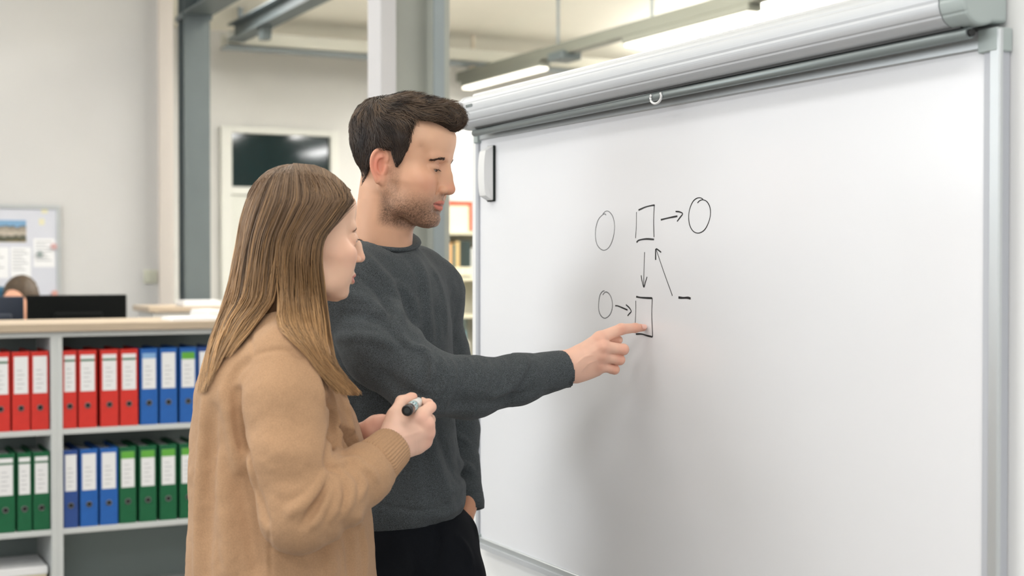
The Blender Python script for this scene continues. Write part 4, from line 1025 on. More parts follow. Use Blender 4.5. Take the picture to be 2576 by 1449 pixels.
        h.fold([(1450, 915), (1470, 898), (1492, 893)], .0010, .002); h.fold([(1462, 935), (1480, 915), (1500, 908)], .0008, .002)
        h.fold([(1553, 821), (1557, 829), (1556, 836)], .0008, .002); h.fold([(1564, 821), (1568, 828), (1566, 835)], -.0007, .0018); h.fold([(1597, 820), (1598, 827)], -.0005, .0015)
        for x_, y_ in ((1567, 873), (1558, 903), (1545, 929)): h.fold([(x_-6, y_-8), (x_-5, y_), (x_-6, y_+7)], -.0005, .0016)
        vt, q = h.mesh(); c = np.broadcast_to(lin(236, 190, 168), vt.shape).copy(); c *= 1+.05*vnoise(vt, 90)[:, None]
        red = lin(216, 140, 118)
        for p in mc+[idx[1], mid[1], rin[1], pin[1], idx[2]]: c = mixc(c, red, .42*np.exp(-(((vt-p-np.array([0, -.008, 0]))/.012)**2).sum(1)))
        c = mixc(c, lin(230, 146, 124), .5*np.exp(-(((vt-idx[3])/.014)**2).sum(1)))
        parts.append((vt, q, c))
        nv, nf = nail(None, idx[3]+np.array([.0035, -.0006, .0004]), idx[3]-idx[2], np.array([-.25, -.85, .30]), .0072, .0115, np.zeros(3))
        link('fingernail', np_mesh('fingernail', nv-base, nf), mat('fingernail', (238, 190, 176), .3), root)
    # left wrist going into the pocket, and the plain body under the clothes
    if want('man_body'):
        b = Vol(V(800, 1449, 2.6)-np.array([.05, 0, .95]), V(1460, 560, 3.15), .012)
        b.loft([(.96, V(1040, 1330, 2.88)[0], 2.88, .08, .08), (1.1, V(1010, 1150, 2.88)[0], 2.88, .09, .1), (1.40, V(965, 750, 2.88)[0], 2.88, .09, .12), (1.47, V(960, 660, 2.86)[0], 2.86, .05, .06)], k=0)
        b.chain([V(880, 760, 2.74), V(1068, 968, 2.655), V(1410, 925, 2.775)], [.035, .032, .026], .02)
        b.chain([V(1070, 740, 3.00), V(1112, 900, 3.07), V(1146, 1080, 3.07), V(1160, 1180, 3.03), V(1174, 1250, 2.99)], [.03, .03, .028, .022, .02], .02)
        vt, q = b.mesh(); parts.append((vt, q, np.array(lin(236, 190, 168))))
        w2 = Vol(V(1140, 1330, 2.9), V(1230, 1210, 3.05), .002)
        w2.chain([V(1170, 1240, 2.99), V(1175, 1272, 2.975), V(1168, 1296, 2.96)], [.022, .0235, .026], .01, flat=(np.array([.9, .3, 0]), .75))
        vt, q = w2.mesh(); parts.append((vt, q, np.array(lin(206, 150, 120))))
    if parts:
        vv, ff, cc = join_np(parts); o = link('body', np_mesh('body', vv-base, ff, col=cc), M_skin, root)
    # head details
    if want('man_head'):
        for s in (-1, 1): place(eyeball('eyeball', T, M, sc, s, base, (.80, .06, -.60), (.06, .05, .04)), root)
        # brows and lashes
        for s in (-1, 1):
            n = 320; t = .2+.8*rng.random(n); yb = s*(.013+.043*t); xb = .0960-.0165*t**1.6; zb = .0130+.0055*np.sin(np.pi*np.clip(t*.8+.1, 0, 1))-.006*t**2+rng.normal(0, 1, n)*(.0021-.0013*t)
            Pl = np.stack([xb+.002, yb, zb], 1); # snap to the skin
            Pw = O+(Pl*sc)@M.T; 
            for _ in range(12):
                dd = v.sample(Pw); g = np.stack([v.sample(Pw+np.eye(3)[i]*.002)-v.sample(Pw-np.eye(3)[i]*.002) for i in range(3)], 1); g /= np.linalg.norm(g, axis=1)[:, None]+1e-9; Pw = Pw-g*(dd+.0003)[:, None]*.7
            dl = np.stack([-.35-.0*t, s*(1.0+0*t), .30-.9*t], 1)+rng.normal(0, .15, (n, 3)); dw = dl@M.T; dw -= g*(dw*g).sum(1)[:, None]; dw /= np.linalg.norm(dw, axis=1)[:, None]; dw += g*.22
            col = np.broadcast_to(lin(82, 60, 46), (n, 3)); P_, F_, c_ = hair_strokes(M, T, Pw, dw, rng.uniform(.005, .009, n), .00020, col)
            link('eyebrow', np_mesh('eyebrow', P_-base, F_, col=c_), M_mhair, root)
            n = 60; t = rng.random(n)*2-1; ec = np.array((.0750, s*.031, -.0012)); a = t*1.0
            Pl = ec+np.stack([.0128*np.cos(a), .0135*np.sin(a), np.full(n, -.0022)], 1); dl = np.stack([np.cos(a), np.sin(a)*.8, -.55+0*a], 1)
            P_, F_, c_ = hair_strokes(M, T, O+(Pl*sc)@M.T, dl@M.T, rng.uniform(.004, .006, n), .00017, np.broadcast_to(lin(36, 26, 24), (n, 3)))
            link('eyelashes', np_mesh('eyelashes', P_-base, F_, col=c_), M_mhair, root)
    if want('man_hair'): man_hair(root, base, M, O, sc)
    # ---------------- jumper
    if want('man_body'):
        j = Vol(V(740, 1340, 2.52)-np.array([.10, 0, .14]), V(1450, 560, 3.20)+np.array([.01, 0, .01]), .0034)
        def row(py, l, r, dep, b): a_ = V(l, py, dep); c_ = V(r, py, dep); return (a_[2], (a_[0]+c_[0])/2, dep, (c_[0]-a_[0])/2, b)
        j.loft([row(1318, 850, 1128, 2.885, .135), row(1290, 842, 1160, 2.885, .150), row(1255, 838, 1172, 2.885, .157), row(1200, 830, 1164, 2.885, .155), row(1100, 808, 1148, 2.885, .155), row(1000, 795, 1142, 2.885, .160), row(900, 790, 1139, 2.885, .168),
                row(820, 800, 1137, 2.885, .172), row(740, 825, 1124, 2.885, .168), row(690, 845, 1106, 2.88, .155), row(650, 862, 1074, 2.87, .132), row(620, 878, 1048, 2.86, .105), row(595, 893, 1030, 2.85, .088), row(575, 900, 1022, 2.845, .078)], k=0, expo=2.3)
        # left shoulder and arm beyond
        j.chain([V(1052, 690, 2.98), V(1086, 735, 3.03), V(1110, 900, 3.07), V(1146, 1080, 3.07)], [.060, .060, .052, .05], .05)
        j.chain([V(1146, 1080, 3.07), V(1160, 1180, 3.03), V(1176, 1240, 2.995)], [.05, .0375, .032], .02)
        # right sleeve
        j.chain([V(905, 690, 2.74), V(878, 745, 2.72), V(960, 880, 2.665), V(1062, 962, 2.64)], [.062, .070, .066, .0620], .035)
        j.chain([V(1062, 962, 2.64), V(1180, 975, 2.685), V(1300, 955, 2.735), V(1418, 929, 2.785)], [.0620, .0545, .0455, .0375], .025)
        # cuff opening
        cdir = V(1424, 928, 2.788)-V(1380, 938, 2.77); cdir /= np.linalg.norm(cdir); ce = V(1423, 929, 2.787)
        def cut(x, y, z): return (x-ce[0])*cdir[0]+(y-ce[1])*cdir[1]+(z-ce[2])*cdir[2]
        sl, g = j.crop(ce-.07, ce+.09); j.d[sl] = np.maximum(j.d[sl], cut(*g))
        j.cone(ce-cdir*.012, ce+cdir*.02, .0325, .0325, .002, 'sub')
        # folds traced on the surface
        F = lambda p, a, w: j.fold(p, a*2.1, w*.85)
        F([(905, 640), (955, 690), (990, 745), (1008, 800)], .010, .014); F([(905, 700), (960, 745), (985, 800), (1000, 850)], -.008, .010)
        F([(860, 735), (925, 760), (975, 800), (1010, 850)], .007, .012); F([(870, 790), (930, 800), (985, 830), (1015, 870)], -.006, .010); F([(850, 850), (930, 850), (990, 870)], .005, .011)
        F([(985, 705), (1030, 740), (1047, 800), (1050, 870)], .004, .011); F([(1060, 660), (1075, 740), (1078, 820)], .004, .012); F([(1090, 680), (1112, 740), (1122, 830)], .004, .011); F([(1020, 640), (1050, 690), (1062, 760)], -.003, .010); F([(1100, 760), (1100, 850)], -.003, .012)
        F([(1000, 845), (1035, 870), (1070, 882), (1076, 893)], .007, .008); F([(1075, 893), (1090, 915), (1085, 950)], .006, .008); F([(1108, 900), (1122, 925), (1118, 965), (1100, 990)], .006, .0075); F([(1130, 903), (1140, 930), (1135, 980), (1120, 1020)], .0050, .007); F([(1096, 905), (1103, 935), (1098, 970)], -.006, .006); F([(1068, 890), (1074, 925), (1060, 965)], -.006, .007)
        for i, x_ in enumerate((1160, 1184, 1206, 1228, 1250, 1272)): F([(x_-8, 903), (x_+2, 925), (x_, 955), (x_-12, 985)], .0034+.0015*(i % 2), .0050)
        F([(1318, 893), (1326, 905), (1310, 940), (1285, 975), (1240, 1000)], .006, .009); F([(1335, 893), (1338, 915), (1320, 955), (1290, 990)], -.004, .008); F([(1140, 1010), (1220, 1015), (1290, 1000), (1350, 975)], -.004, .014)
        F([(1010, 1010), (1080, 1030), (1150, 1035)], .004, .014); F([(960, 940), (1020, 985), (1070, 1010)], -.004, .016)
        F([(1150, 1095), (1164, 1105), (1180, 1115)], .004, .008); F([(1155, 1165), (1172, 1172), (1186, 1180)], .007, .010); F([(1150, 1190), (1168, 1195), (1186, 1197)], -.005, .007)
        F([(1060, 1080), (1090, 1150), (1120, 1220), (1135, 1280)], .004, .016); F([(1100, 1080), (1125, 1150), (1150, 1210)], -.003, .014); F([(1040, 1150), (1045, 1220), (1060, 1290)], .003, .016); F([(1100, 1240), (1140, 1235), (1168, 1215)], .004, .012); F([(1090, 1300), (1130, 1292), (1160, 1268)], .003, .010)
        F([(950, 1268), (1010, 1282), (1080, 1283), (1140, 1262)], -.0035, .0055)     # hem line
        # collar: the trunk is cut along the tilted neckline, the ribbed band lies on it
        cc_ = V(962, 601, 2.835)
        sl, g = j.crop(cc_-.13, cc_+.13); px_, py_, pz_ = g[0]-cc_[0], g[1]-cc_[1], g[2]-cc_[2]
        cutp = np.where(px_**2+py_**2+0*pz_ < .092**2, pz_-(-.17*px_+.33*py_)-.001, -.06); j.d[sl] = np.maximum(j.d[sl], cutp)
        vt, q = j.mesh(); nn = vnormals(vt, q); vt = vt+nn*(.0016*vnoise(vt, 26)+.0009*vnoise(vt, 60))[:, None]
        # sleeves and trunk in one mesh
        link('jumper', np_mesh('jumper', vt-base, q), M_knit, root)
        # ribbed collar: a swept band
        P = []; n = 60
        for i in range(n+1):
            a = 2*math.pi*i/n; P.append(cc_+np.array([.0655*math.cos(a), .0690*math.sin(a), -.0111*math.cos(a)+.0225*math.sin(a)+.0025]))
        m = MB(); m.tube([p-base for p in P], .0120, 12, cap=False, flat=.52, up=(.0, .0, 1)); m.build('collar', M_knit, root, smooth=True)
        m = MB()
        # left cuff
        m = MB(); a, b = V(1176, 1243, 2.995)-base, V(1182, 1283, 2.985)-base; m.tube([a, a*.4+b*.6, b, b, b*.8+a*.2], [.0335, .0335, .031, .026, .026], 24, cap=True); m.build('cuff', M_knit, root, smooth=True)
        # right cuff rim
        # trousers
        t = Vol((base[0]-.30, 2.62, .04), (base[0]+.30, 3.14, V(1000, 1270, 2.88)[2]), .0062)
        r2 = lambda py, l, r, dep, b: row(py, l, r, dep, b)
        t.loft([r2(1275, 850, 1155, 2.885, .135), r2(1320, 850, 1194, 2.885, .150), r2(1360, 850, 1203, 2.885, .155), r2(1449, 850, 1212, 2.89, .160), r2(1520, 850, 1215, 2.89, .160), r2(1600, 870, 1210, 2.89, .14)], k=0, expo=2.3)
        bx, zc_ = base[0], .86
        t.chain([(bx+.045, 2.80, .84), (bx+.05, 2.80, .5), (bx+.04, 2.80, .07)], [.105, .08, .068], .03); t.chain([(bx-.005, 2.97, .84), (bx+.02, 2.98, .5), (bx+.02, 2.98, .07)], [.105, .08, .068], .03)
        t.fold([(1100, 1318), (1105, 1370), (1085, 1449)], -.014, .007); t.fold([(1030, 1350), (1045, 1400), (1050, 1449)], .007, .012); t.fold([(1150, 1350), (1175, 1385), (1190, 1449)], .006, .010); t.fold([(1112, 1310), (1118, 1380), (1112, 1449)], .004, .012)
        t.fold([(1140, 1310), (1170, 1300), (1195, 1292)], .004, .010); t.fold([(1178, 1290), (1195, 1330), (1203, 1380)], .006, .012); t.fold([(1120, 1400), (1170, 1420), (1205, 1449)], -.003, .014)
        vt, q = t.mesh(); link('trousers', np_mesh('trousers', vt-base, q), M_trou, root)
        for s, y in ((0, 2.80), (1, 2.98)):
            sh = Vol((bx-.10, y-.08, -.01), (bx+.28, y+.08, .14), .005); sh.cone((bx+.02, y, .05), (bx+.20, y-.03, .035), .045, .036, .02, flat=(np.array([0, 0, 1.]), .9)); sh.cone((bx+.0, y, .06), (bx+.02, y, .10), .045, .045, .02)
            sl, g = sh.crop((-9, -9, -9), (9, 9, 9)); sh.d = np.maximum(sh.d, .001-g[2]+0*g[0]+0*g[1]); vt, q = sh.mesh(); link('shoe', np_mesh('shoe', vt-base, q), M_shoe, root)
def man_hair(root, base, M, O, sc):
    def T(p): return O+M@(np.asarray(p, float)*sc)
    cs = np.array([T((x, y, z)) for x in (-.14, .15) for y in (-.12, .12) for z in (-.12, .17)])
    v = Vol(cs.min(0), cs.max(0), .0022)
    head = v.loft(HEADROWS_M, M, O, sc, ret=True, expo=2.2)
    X, Y, Z = np.meshgrid(*v.ax, indexing='ij', sparse=True); d = head(X, Y, Z); gg = np.gradient(d, v.h); d = np.where(d > 0, np.maximum(d/np.clip(np.sqrt(gg[0]**2+gg[1]**2+gg[2]**2), 1, 5), .45*d), d)
    px, py, pz = X-O[0], Y-O[1], Z-O[2]; lx = (M[0, 0]*px+M[1, 0]*py+M[2, 0]*pz)/sc; ly = (M[0, 1]*px+M[1, 1]*py+M[2, 1]*pz)/sc; lz = (M[0, 2]*px+M[1, 2]*py+M[2, 2]*pz)/sc
    ss = lambda x, a, b: np.clip((x-a)/(b-a), 0, 1)**2*(3-2*np.clip((x-a)/(b-a), 0, 1))
    thick = .0030+.0070*ss(lz, -.06, .02)
    thick = thick*(1-.6*ss(lx, -.005, .03)*(1-ss(lz, .05, .075)))
    d = d-(thick*sc).astype(np.float32)
    v.d = d.astype(np.float32)
    nt = T((-.022, 0, -.06)); v.cone(nt, V(958, 650, 2.83), .0475+.003, .056+.003, .022)
    # the top, brushed forward and up into a quiff: sections across the head from back to front
    M2 = np.stack([M[:, 1], M[:, 2], M[:, 0]], 1)
    v.loft([(-.107, 0, .055, .030, .016), (-.100, 0, .050, .050, .040), (-.087, 0, .045, .062, .054), (-.055, 0, .044, .0765, .078), (-.0115, 0, .048, .0820, .084), (.024, 0, .056, .079, .0735), (.048, 0, .076, .070, .0510), (.063, 0, .090, .062, .036), (.088, 0, .1005, .048, .0235), (.100, 0, .0995, .036, .0175), (.108, 0, .098, .020, .010), (.110, 0, .098, .006, .003)], M2, O, sc, k=.012, expo=2.1)
    z_low = np.interp(lx.ravel(), [-.12, -.10, -.08, -.065, -.058, -.045, -.030, .002, .008, .016, .024, .032, .05, .07, .2], [-.064, -.070, -.074, -.066, -.052, -.03, .010, .018, .002, -.014, -.002, .022, .04, .055, .06]).reshape(lx.shape)
    ay = np.abs(ly)
    tz = np.clip((ay-.018)/.03, 0, 1)
    xh = np.interp(lz.ravel(), [-.1, .015, .040, .062, .076], [.024, .029, .036, .033, .036]).reshape(lz.shape)
    up = ss(lz-.072-.014*tz+.30*np.maximum(0, -.0), -.004, .012)
    xh = xh+up*.12
    g = np.minimum(xh-lx, lz-z_low)
    v.d = -smin(-v.d, (g*sc).astype(np.float32), .004)
    vt, q = v.mesh(); nn = vnormals(vt, q); vt = vt-nn*.0018
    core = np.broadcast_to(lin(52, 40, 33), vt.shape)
    H = link('hair', np_mesh('hair', vt-base, q, col=core), M_mhair, root)
    # strands that follow the growth away from the crown
    N = 12500; sel = rng.integers(0, len(vt), N); P0 = vt[sel]; n0 = nn[sel]
    keep = v.sample(P0) < .004; L = to_local(M, O, sc, P0)
    crown = np.array((-.060, .004, .098)); D = L-crown; D[:, 2] *= 1.0
    Dw = D@M.T; Dw /= np.linalg.norm(Dw, axis=1)[:, None]+1e-9
    top = bump01(L[:, 2], .068, .095)*bump01(L[:, 0], -.06, -.01)
    fwd = M@np.array([1, .12, .12]); Dw = Dw*(1-.75*top[:, None])+fwd*(.75*top)[:, None]
    down = bump01(-L[:, 2], -.05, .0); Dw = Dw+down[:, None]*(M@np.array([-.05, 0, -1.0])); 
    sidef = bump01(L[:, 0], -.03, .03)*(1-top); Dw = Dw+sidef[:, None]*(M@np.array([.18, 0, -.5]))
    clump = np.stack([vnoise(P0, 55), vnoise(P0+3.1, 55), vnoise(P0+7.7, 55)], 1)*(.38+.42*top[:, None])
    Dw = Dw+clump+rng.normal(0, .10, (N, 3))
    Dw -= n0*(Dw*n0).sum(1)[:, None]; Dw /= np.linalg.norm(Dw, axis=1)[:, None]+1e-9
    ln = (.011+.010*bump01(L[:, 2], -.02, .05)+.010*top)*rng.uniform(.7, 1.25, N); ln = np.where((L[:, 0] > .075) & (L[:, 2] > .07), ln*.62, ln)
    nape = L[:, 2] < -.035; ln = np.where(nape, ln*.6, ln)
    lift = (.12+.26*top+.10*(L[:, 0] > .06)*(L[:, 2] > .085))*rng.uniform(.5, 1.5, N)
    k = 7; pts = [P0-n0*.0012]; p = P0.copy(); dcur = Dw.copy()
    for i in range(k-1):
        step = (ln/(k-1))[:, None]; p = p+dcur*step
        dd = v.sample(p); gr = np.stack([v.sample(p+np.eye(3)[a]*.003)-v.sample(p-np.eye(3)[a]*.003) for a in range(3)], 1); gr /= np.linalg.norm(gr, axis=1)[:, None]+1e-9
        tgt = .0004+lift*ln*((i+1)/(k-1))**1.6*.9; corr = np.clip(tgt-dd, -.002, .004); lim = np.abs(dd) < .02
        p = p+gr*np.where(lim, corr, 0)[:, None]*.6
        dcur = dcur-gr*(dcur*gr).sum(1)[:, None]*.6; dcur /= np.linalg.norm(dcur, axis=1)[:, None]+1e-9
        pts.append(p.copy())
    P = np.stack(pts, 1)[keep]; Lk = L[keep]; n = len(P)
    t = np.clip(.5+.8*vnoise(P0[keep], 70)+rng.normal(0, .2, n), 0, 1); tp = (bump01(Lk[:, 2], .05, .10))
    a = lin(40, 32, 29); b_ = lin(92, 74, 60); c2_ = lin(136, 112, 90)
    col = a+(b_-a)*t[:, None]*.6; col = col+(c2_-col)*(tp*t*.55)[:, None]
    pv, pf, pc = strands_mesh(P, np.full(n, .00034)*rng.uniform(.7, 1.2, n), np.broadcast_to(col[:, None], P.shape))
    link('hair_strands', np_mesh('hair_strands', pv-base, pf, col=pc), M_mhair, H)['kind'] = 'stuff'
if DEV is None or any(k.startswith('man') for k in DEV): man()
# ------------------------------------------------------------------ the woman
M_wool = mat('camel_wool', (179, 143, 111), .95, noise=(500, .10), bump=(1100, .4, .0010), sheen=.12, spec=.1)
M_whair = mat('light_brown_hair', (150, 116, 80), .38, attr='Col', spec=.45)
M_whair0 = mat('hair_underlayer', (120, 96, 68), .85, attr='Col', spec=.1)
M_marker = mat('marker_black', (14, 14, 15), .28, coat=.4); M_mlabel = mat('marker_label', (196, 212, 214), .35); M_mgrey = mat('marker_ring', (130, 140, 142), .35)
M_jean = mat('dark_leggings', (34, 36, 44), .8)
# silhouette of the hair seen from the camera: (py, left px, right px)
HAIR_ROWS = [(412, 728, 760), (417, 702, 790), (428, 676, 818), (445, 654, 842), (470, 636, 866), (500, 620, 882), (530, 610, 866), (560, 602, 846), (590, 597, 822), (620, 592, 812), (660, 584, 810), (700, 576, 814), (750, 563, 820), (800, 548, 826)]
def woman():
    root, base = figure('person', 'woman with long light brown hair in a camel wool cardigan holding a marker', (V(700, 900, 2.42)[0], 2.42, 0))
    M = frame(math.radians(26), math.radians(5)); O = V(770, 590, 2.39); sc = .925
    parts = []
    T = lambda p: O+M@(np.asarray(p, float)*sc)
    head_v = None
    if want('woman_head') or want('woman_hair'):
        v, T = head_volume(M, O, sc, female=True)
        big = Vol((v.lo[0]-.05, v.lo[1]-.03, V(700, 850, 2.42)[2]), (v.lo+v.h*v.n)+np.array([.01, .03, .005]), .0018)
        P = np.stack(np.meshgrid(*big.ax, indexing='ij'), -1)
        inb = ((P >= v.lo) & (P <= v.lo+v.h*(v.n-1.01))).all(-1); big.d[inb] = v.sample(P[inb])
        big.cone(T((-.025, 0, -.06)), V(728, 840, 2.42), .046, .052, .02); head_v = big
        vt, q = big.mesh(); L = to_local(M, O, sc, vt)
        c = np.broadcast_to(lin(229, 188, 162), vt.shape).copy(); c = c*(1+.03*vnoise(vt, 60)[:, None]); red = lin(222, 148, 128)
        for s in (-1, 1):
            c = mixc(c, red, .42*gauss(L, (.062, s*.045, -.030), (.035, .026, .024))); c = mixc(c, lin(190, 138, 118), .35*gauss(L, (.09, s*.031, .004), (.012, .016, .007)))
        c = mixc(c, red, .5*gauss(L, (.105, 0, -.034), (.014, .014, .012)))
        lw_ = np.clip(1-(L[:, 1]/.0285)**2, 0, 1); lip = bump01(L[:, 0], .07, .08)*(lw_ > 0)*np.exp(-np.clip(np.maximum(L[:, 2]+.0712-.0072*lw_**.7, -L[:, 2]-.0712-.0095*lw_**.8), 0, 1)**2/.0009**2); c = mixc(c, lin(202, 116, 106), np.clip(lip*1.2, 0, .8))
        parts.append((vt, q, c))
    if want('woman_hand'): woman_hands(parts)
    if want('woman_body'):
        b = Vol(V(500, 1449, 2.2)-np.array([0, 0, .05]), V(1000, 800, 2.62), .011)
        b.loft([(1.0, V(700, 1300, 2.42)[0], 2.42, .07, .08), (1.3, V(690, 1000, 2.42)[0], 2.42, .07, .09), (1.36, V(712, 850, 2.42)[0], 2.42, .05, .05)], k=0)
        b.chain([V(690, 900, 2.44), V(660, 950, 2.54), V(700, 1150, 2.60), V(760, 1240, 2.60), V(884, 1115, 2.518)], [.03, .028, .026, .026, .022], .02)
        b.chain([V(735, 930, 2.29), V(752, 1300, 2.235), V(985, 1130, 2.34)], [.028, .028, .022], .02)
        vt, q = b.mesh(); parts.append((vt, q, np.array(lin(228, 184, 160))))
    if parts:
        vv, ff, cc = join_np(parts); link('body', np_mesh('body', vv-base, ff, col=cc), M_skin, root)
    if want('woman_head'):
        for s in (-1, 1):
            place(eyeball('eyeball', T, M, sc, s, base, (.9, -.08 if s < 0 else .02, -.30), (.10, .16, .20)), root)
            n = 170; t = rng.random(n); Pl = np.stack([.0955-.0165*t**1.6, s*(.012+.036*t), .0150+.005*np.sin(np.pi*np.clip(t*.8+.1, 0, 1))-.006*t**2+rng.normal(0, 1, n)*(.0014-.0008*t)], 1); Pw = O+(Pl*sc)@M.T
            for _ in range(12):
                dd = v.sample(Pw); g = np.stack([v.sample(Pw+np.eye(3)[i]*.002)-v.sample(Pw-np.eye(3)[i]*.002) for i in range(3)], 1); g /= np.linalg.norm(g, axis=1)[:, None]+1e-9; Pw = Pw-g*(dd+.0003)[:, None]*.7
            dl = np.stack([-.35+0*t, s*(1.0+0*t), .3-.8*t], 1)+rng.normal(0, .15, (n, 3)); dw = dl@M.T; dw -= g*(dw*g).sum(1)[:, None]; dw /= np.linalg.norm(dw, axis=1)[:, None]; dw += g*.15
            P_, F_, c_ = hair_strokes(M, T, Pw, dw, rng.uniform(.004, .007, n), .00017, np.broadcast_to(lin(140, 104, 78), (n, 3)))
            link('eyebrow', np_mesh('eyebrow', P_-base, F_, col=c_), M_mhair, root)
            n = 80; t = rng.random(n)*2-1; ec = np.array((.0750, s*.031, -.001)); a = t*.95
            Pl = ec+np.stack([.0128*np.cos(a), .0135*np.sin(a), np.full(n, .0002)], 1); dl = np.stack([np.cos(a), np.sin(a)*.8, -.12+0*a], 1)
            P_, F_, c_ = hair_strokes(M, T, O+(Pl*sc)@M.T, dl@M.T, rng.uniform(.006, .0085, n), .00022, np.broadcast_to(lin(30, 22, 20), (n, 3)))
            link('eyelashes', np_mesh('eyelashes', P_-base, F_, col=c_), M_mhair, root)
    # ---------------- cardigan
    cv = None
    if want('woman_body') or want('woman_hair'):
        j = Vol(V(440, 1449, 2.05)-np.array([.16, 0, .28]), V(1060, 780, 2.70)+np.array([.03, 0, .01]), .0036)
        def row(py, l, r, dep, b): a_ = V(l, py, dep); c_ = V(r, py, dep); return (a_[2], (a_[0]+c_[0])/2, dep, (c_[0]-a_[0])/2, b)
        j.loft([row(1800, 465, 975, 2.44, .225), row(1600, 470, 958, 2.44, .22), row(1449, 478, 944, 2.43, .205), row(1340, 482, 937, 2.42, .195), row(1250, 486, 928, 2.42, .188), row(1180, 484, 922, 2.42, .182), row(1110, 488, 913, 2.42, .180), row(1060, 492, 896, 2.42, .180), row(1010, 497, 868, 2.42, .180),
                row(960, 506, 842, 2.42, .178), row(920, 520, 826, 2.42, .170), row(880, 545, 808, 2.42, .152), row(850, 572, 796, 2.42, .120), row(825, 600, 785, 2.42, .088), row(805, 628, 775, 2.42, .068)], k=0, expo=2.25)
        j.chain([V(690, 850, 2.38), V(735, 900, 2.30)], [.05, .06], .06)
        j.chain([V(690, 850, 2.46), V(640, 900, 2.55)], [.05, .06], .06)
        # near sleeve
        j.chain([V(718, 915, 2.29), V(716, 1010, 2.255), V(728, 1150, 2.225), V(752, 1292, 2.215)], [.064, .0665, .0640, .0585], .014)
        j.chain([V(752, 1292, 2.215), V(830, 1262, 2.235), V(915, 1192, 2.285), V(962, 1150, 2.318)], [.0585, .052, .044, .036], .022)
        # far sleeve up to the far wrist
        j.chain([V(650, 900, 2.56), V(700, 1150, 2.60), V(760, 1250, 2.60), V(880, 1120, 2.52)], [.055, .052, .05, .036], .02)
        F = lambda p, a, w: j.fold(p, a*2.7, w*.74)
        # armhole, sleeve and body folds
        F([(596, 985), (602, 1060), (618, 1130), (640, 1220), (668, 1310)], -.014, .010)
        F([(560, 985), (575, 1040), (588, 1110), (600, 1180)], .007, .014); F([(585, 960), (600, 930), (630, 905)], -.004, .010)
        F([(812, 960), (828, 1030), (830, 1100), (822, 1165)], -.010, .009); F([(832, 985), (850, 1060), (848, 1130), (835, 1190)], .007, .008); F([(850, 960), (872, 1020), (890, 1100)], .003, .010)
        j.chain([V(838, 1150, 2.20), V(836, 1172, 2.19), V(828, 1190, 2.175), V(820, 1204, 2.16)], [.006, .007, .006, .004], .010, 'sub')
        F([(822, 1178), (836, 1182), (845, 1176)], -.010, .008); F([(845, 1168), (870, 1160), (895, 1162), (912, 1178)], .007, .010)
        F([(820, 1188), (800, 1225), (765, 1265), (730, 1290)], .009, .010); F([(826, 1200), (812, 1240), (785, 1285), (762, 1320)], -.009, .0075); F([(822, 1205), (826, 1240), (812, 1280), (790, 1318)], .008, .0075)
        F([(835, 1195), (852, 1225), (850, 1265), (835, 1300)], .006, .0085); F([(858, 1190), (880, 1215), (884, 1250), (872, 1282)], .006, .0085); F([(846, 1200), (866, 1235), (862, 1275)], -.005, .007); F([(885, 1180), (905, 1200), (915, 1225), (905, 1252)], .005, .008); F([(912, 1170), (934, 1186), (946, 1206)], .005, .007)
        F([(690, 960), (760, 1030), (800, 1090)], .0010, .02); F([(650, 1100), (720, 1140), (800, 1150)], .0010, .018); F([(690, 1230), (745, 1235), (790, 1205)], .0014, .012)
        F([(512, 1010), (508, 1120), (500, 1260), (494, 1449)], .005, .014); F([(535, 1030), (530, 1150), (524, 1300), (520, 1449)], -.005, .014); F([(560, 1150), (565, 1260), (575, 1370), (578, 1449)], .005, .018); F([(610, 1200), (625, 1300), (640, 1400), (645, 1449)], -.005, .016)
        F([(676, 1330), (680, 1400), (681, 1449)], -.0028, .004)                                  # side seam
        F([(870, 1320), (880, 1380), (885, 1449)], -.005, .014); F([(905, 1300), (917, 1380), (920, 1449)], .005, .010); F([(830, 1390), (838, 1449)], .004, .016); F([(760, 1400), (765, 1449)], .003, .02)
        F([(640, 893), (665, 885), (700, 880), (735, 886), (766, 905)], -.0028, .0045); F([(637, 893), (633, 870), (628, 845)], -.0022, .004)   # shoulder seams
        F([(770, 905), (800, 960), (815, 1010)], .004, .012)
        # cut the forearm end for the ribbed cuff
        cdir = V(1000, 1110, 2.345)-V(930, 1178, 2.295); cdir /= np.linalg.norm(cdir); ce = V(944, 1162, 2.305)
        sl, g = j.crop(ce-.06, ce+.10); cut = (g[0]-ce[0])*cdir[0]+(g[1]-ce[1])*cdir[1]+(g[2]-ce[2])*cdir[2]; rad = np.sqrt((g[0]-ce[0])**2+(g[1]-ce[1])**2+(g[2]-ce[2])**2)
        j.d[sl] = np.where(rad < .085, np.maximum(j.d[sl], cut), j.d[sl])
        cv = j
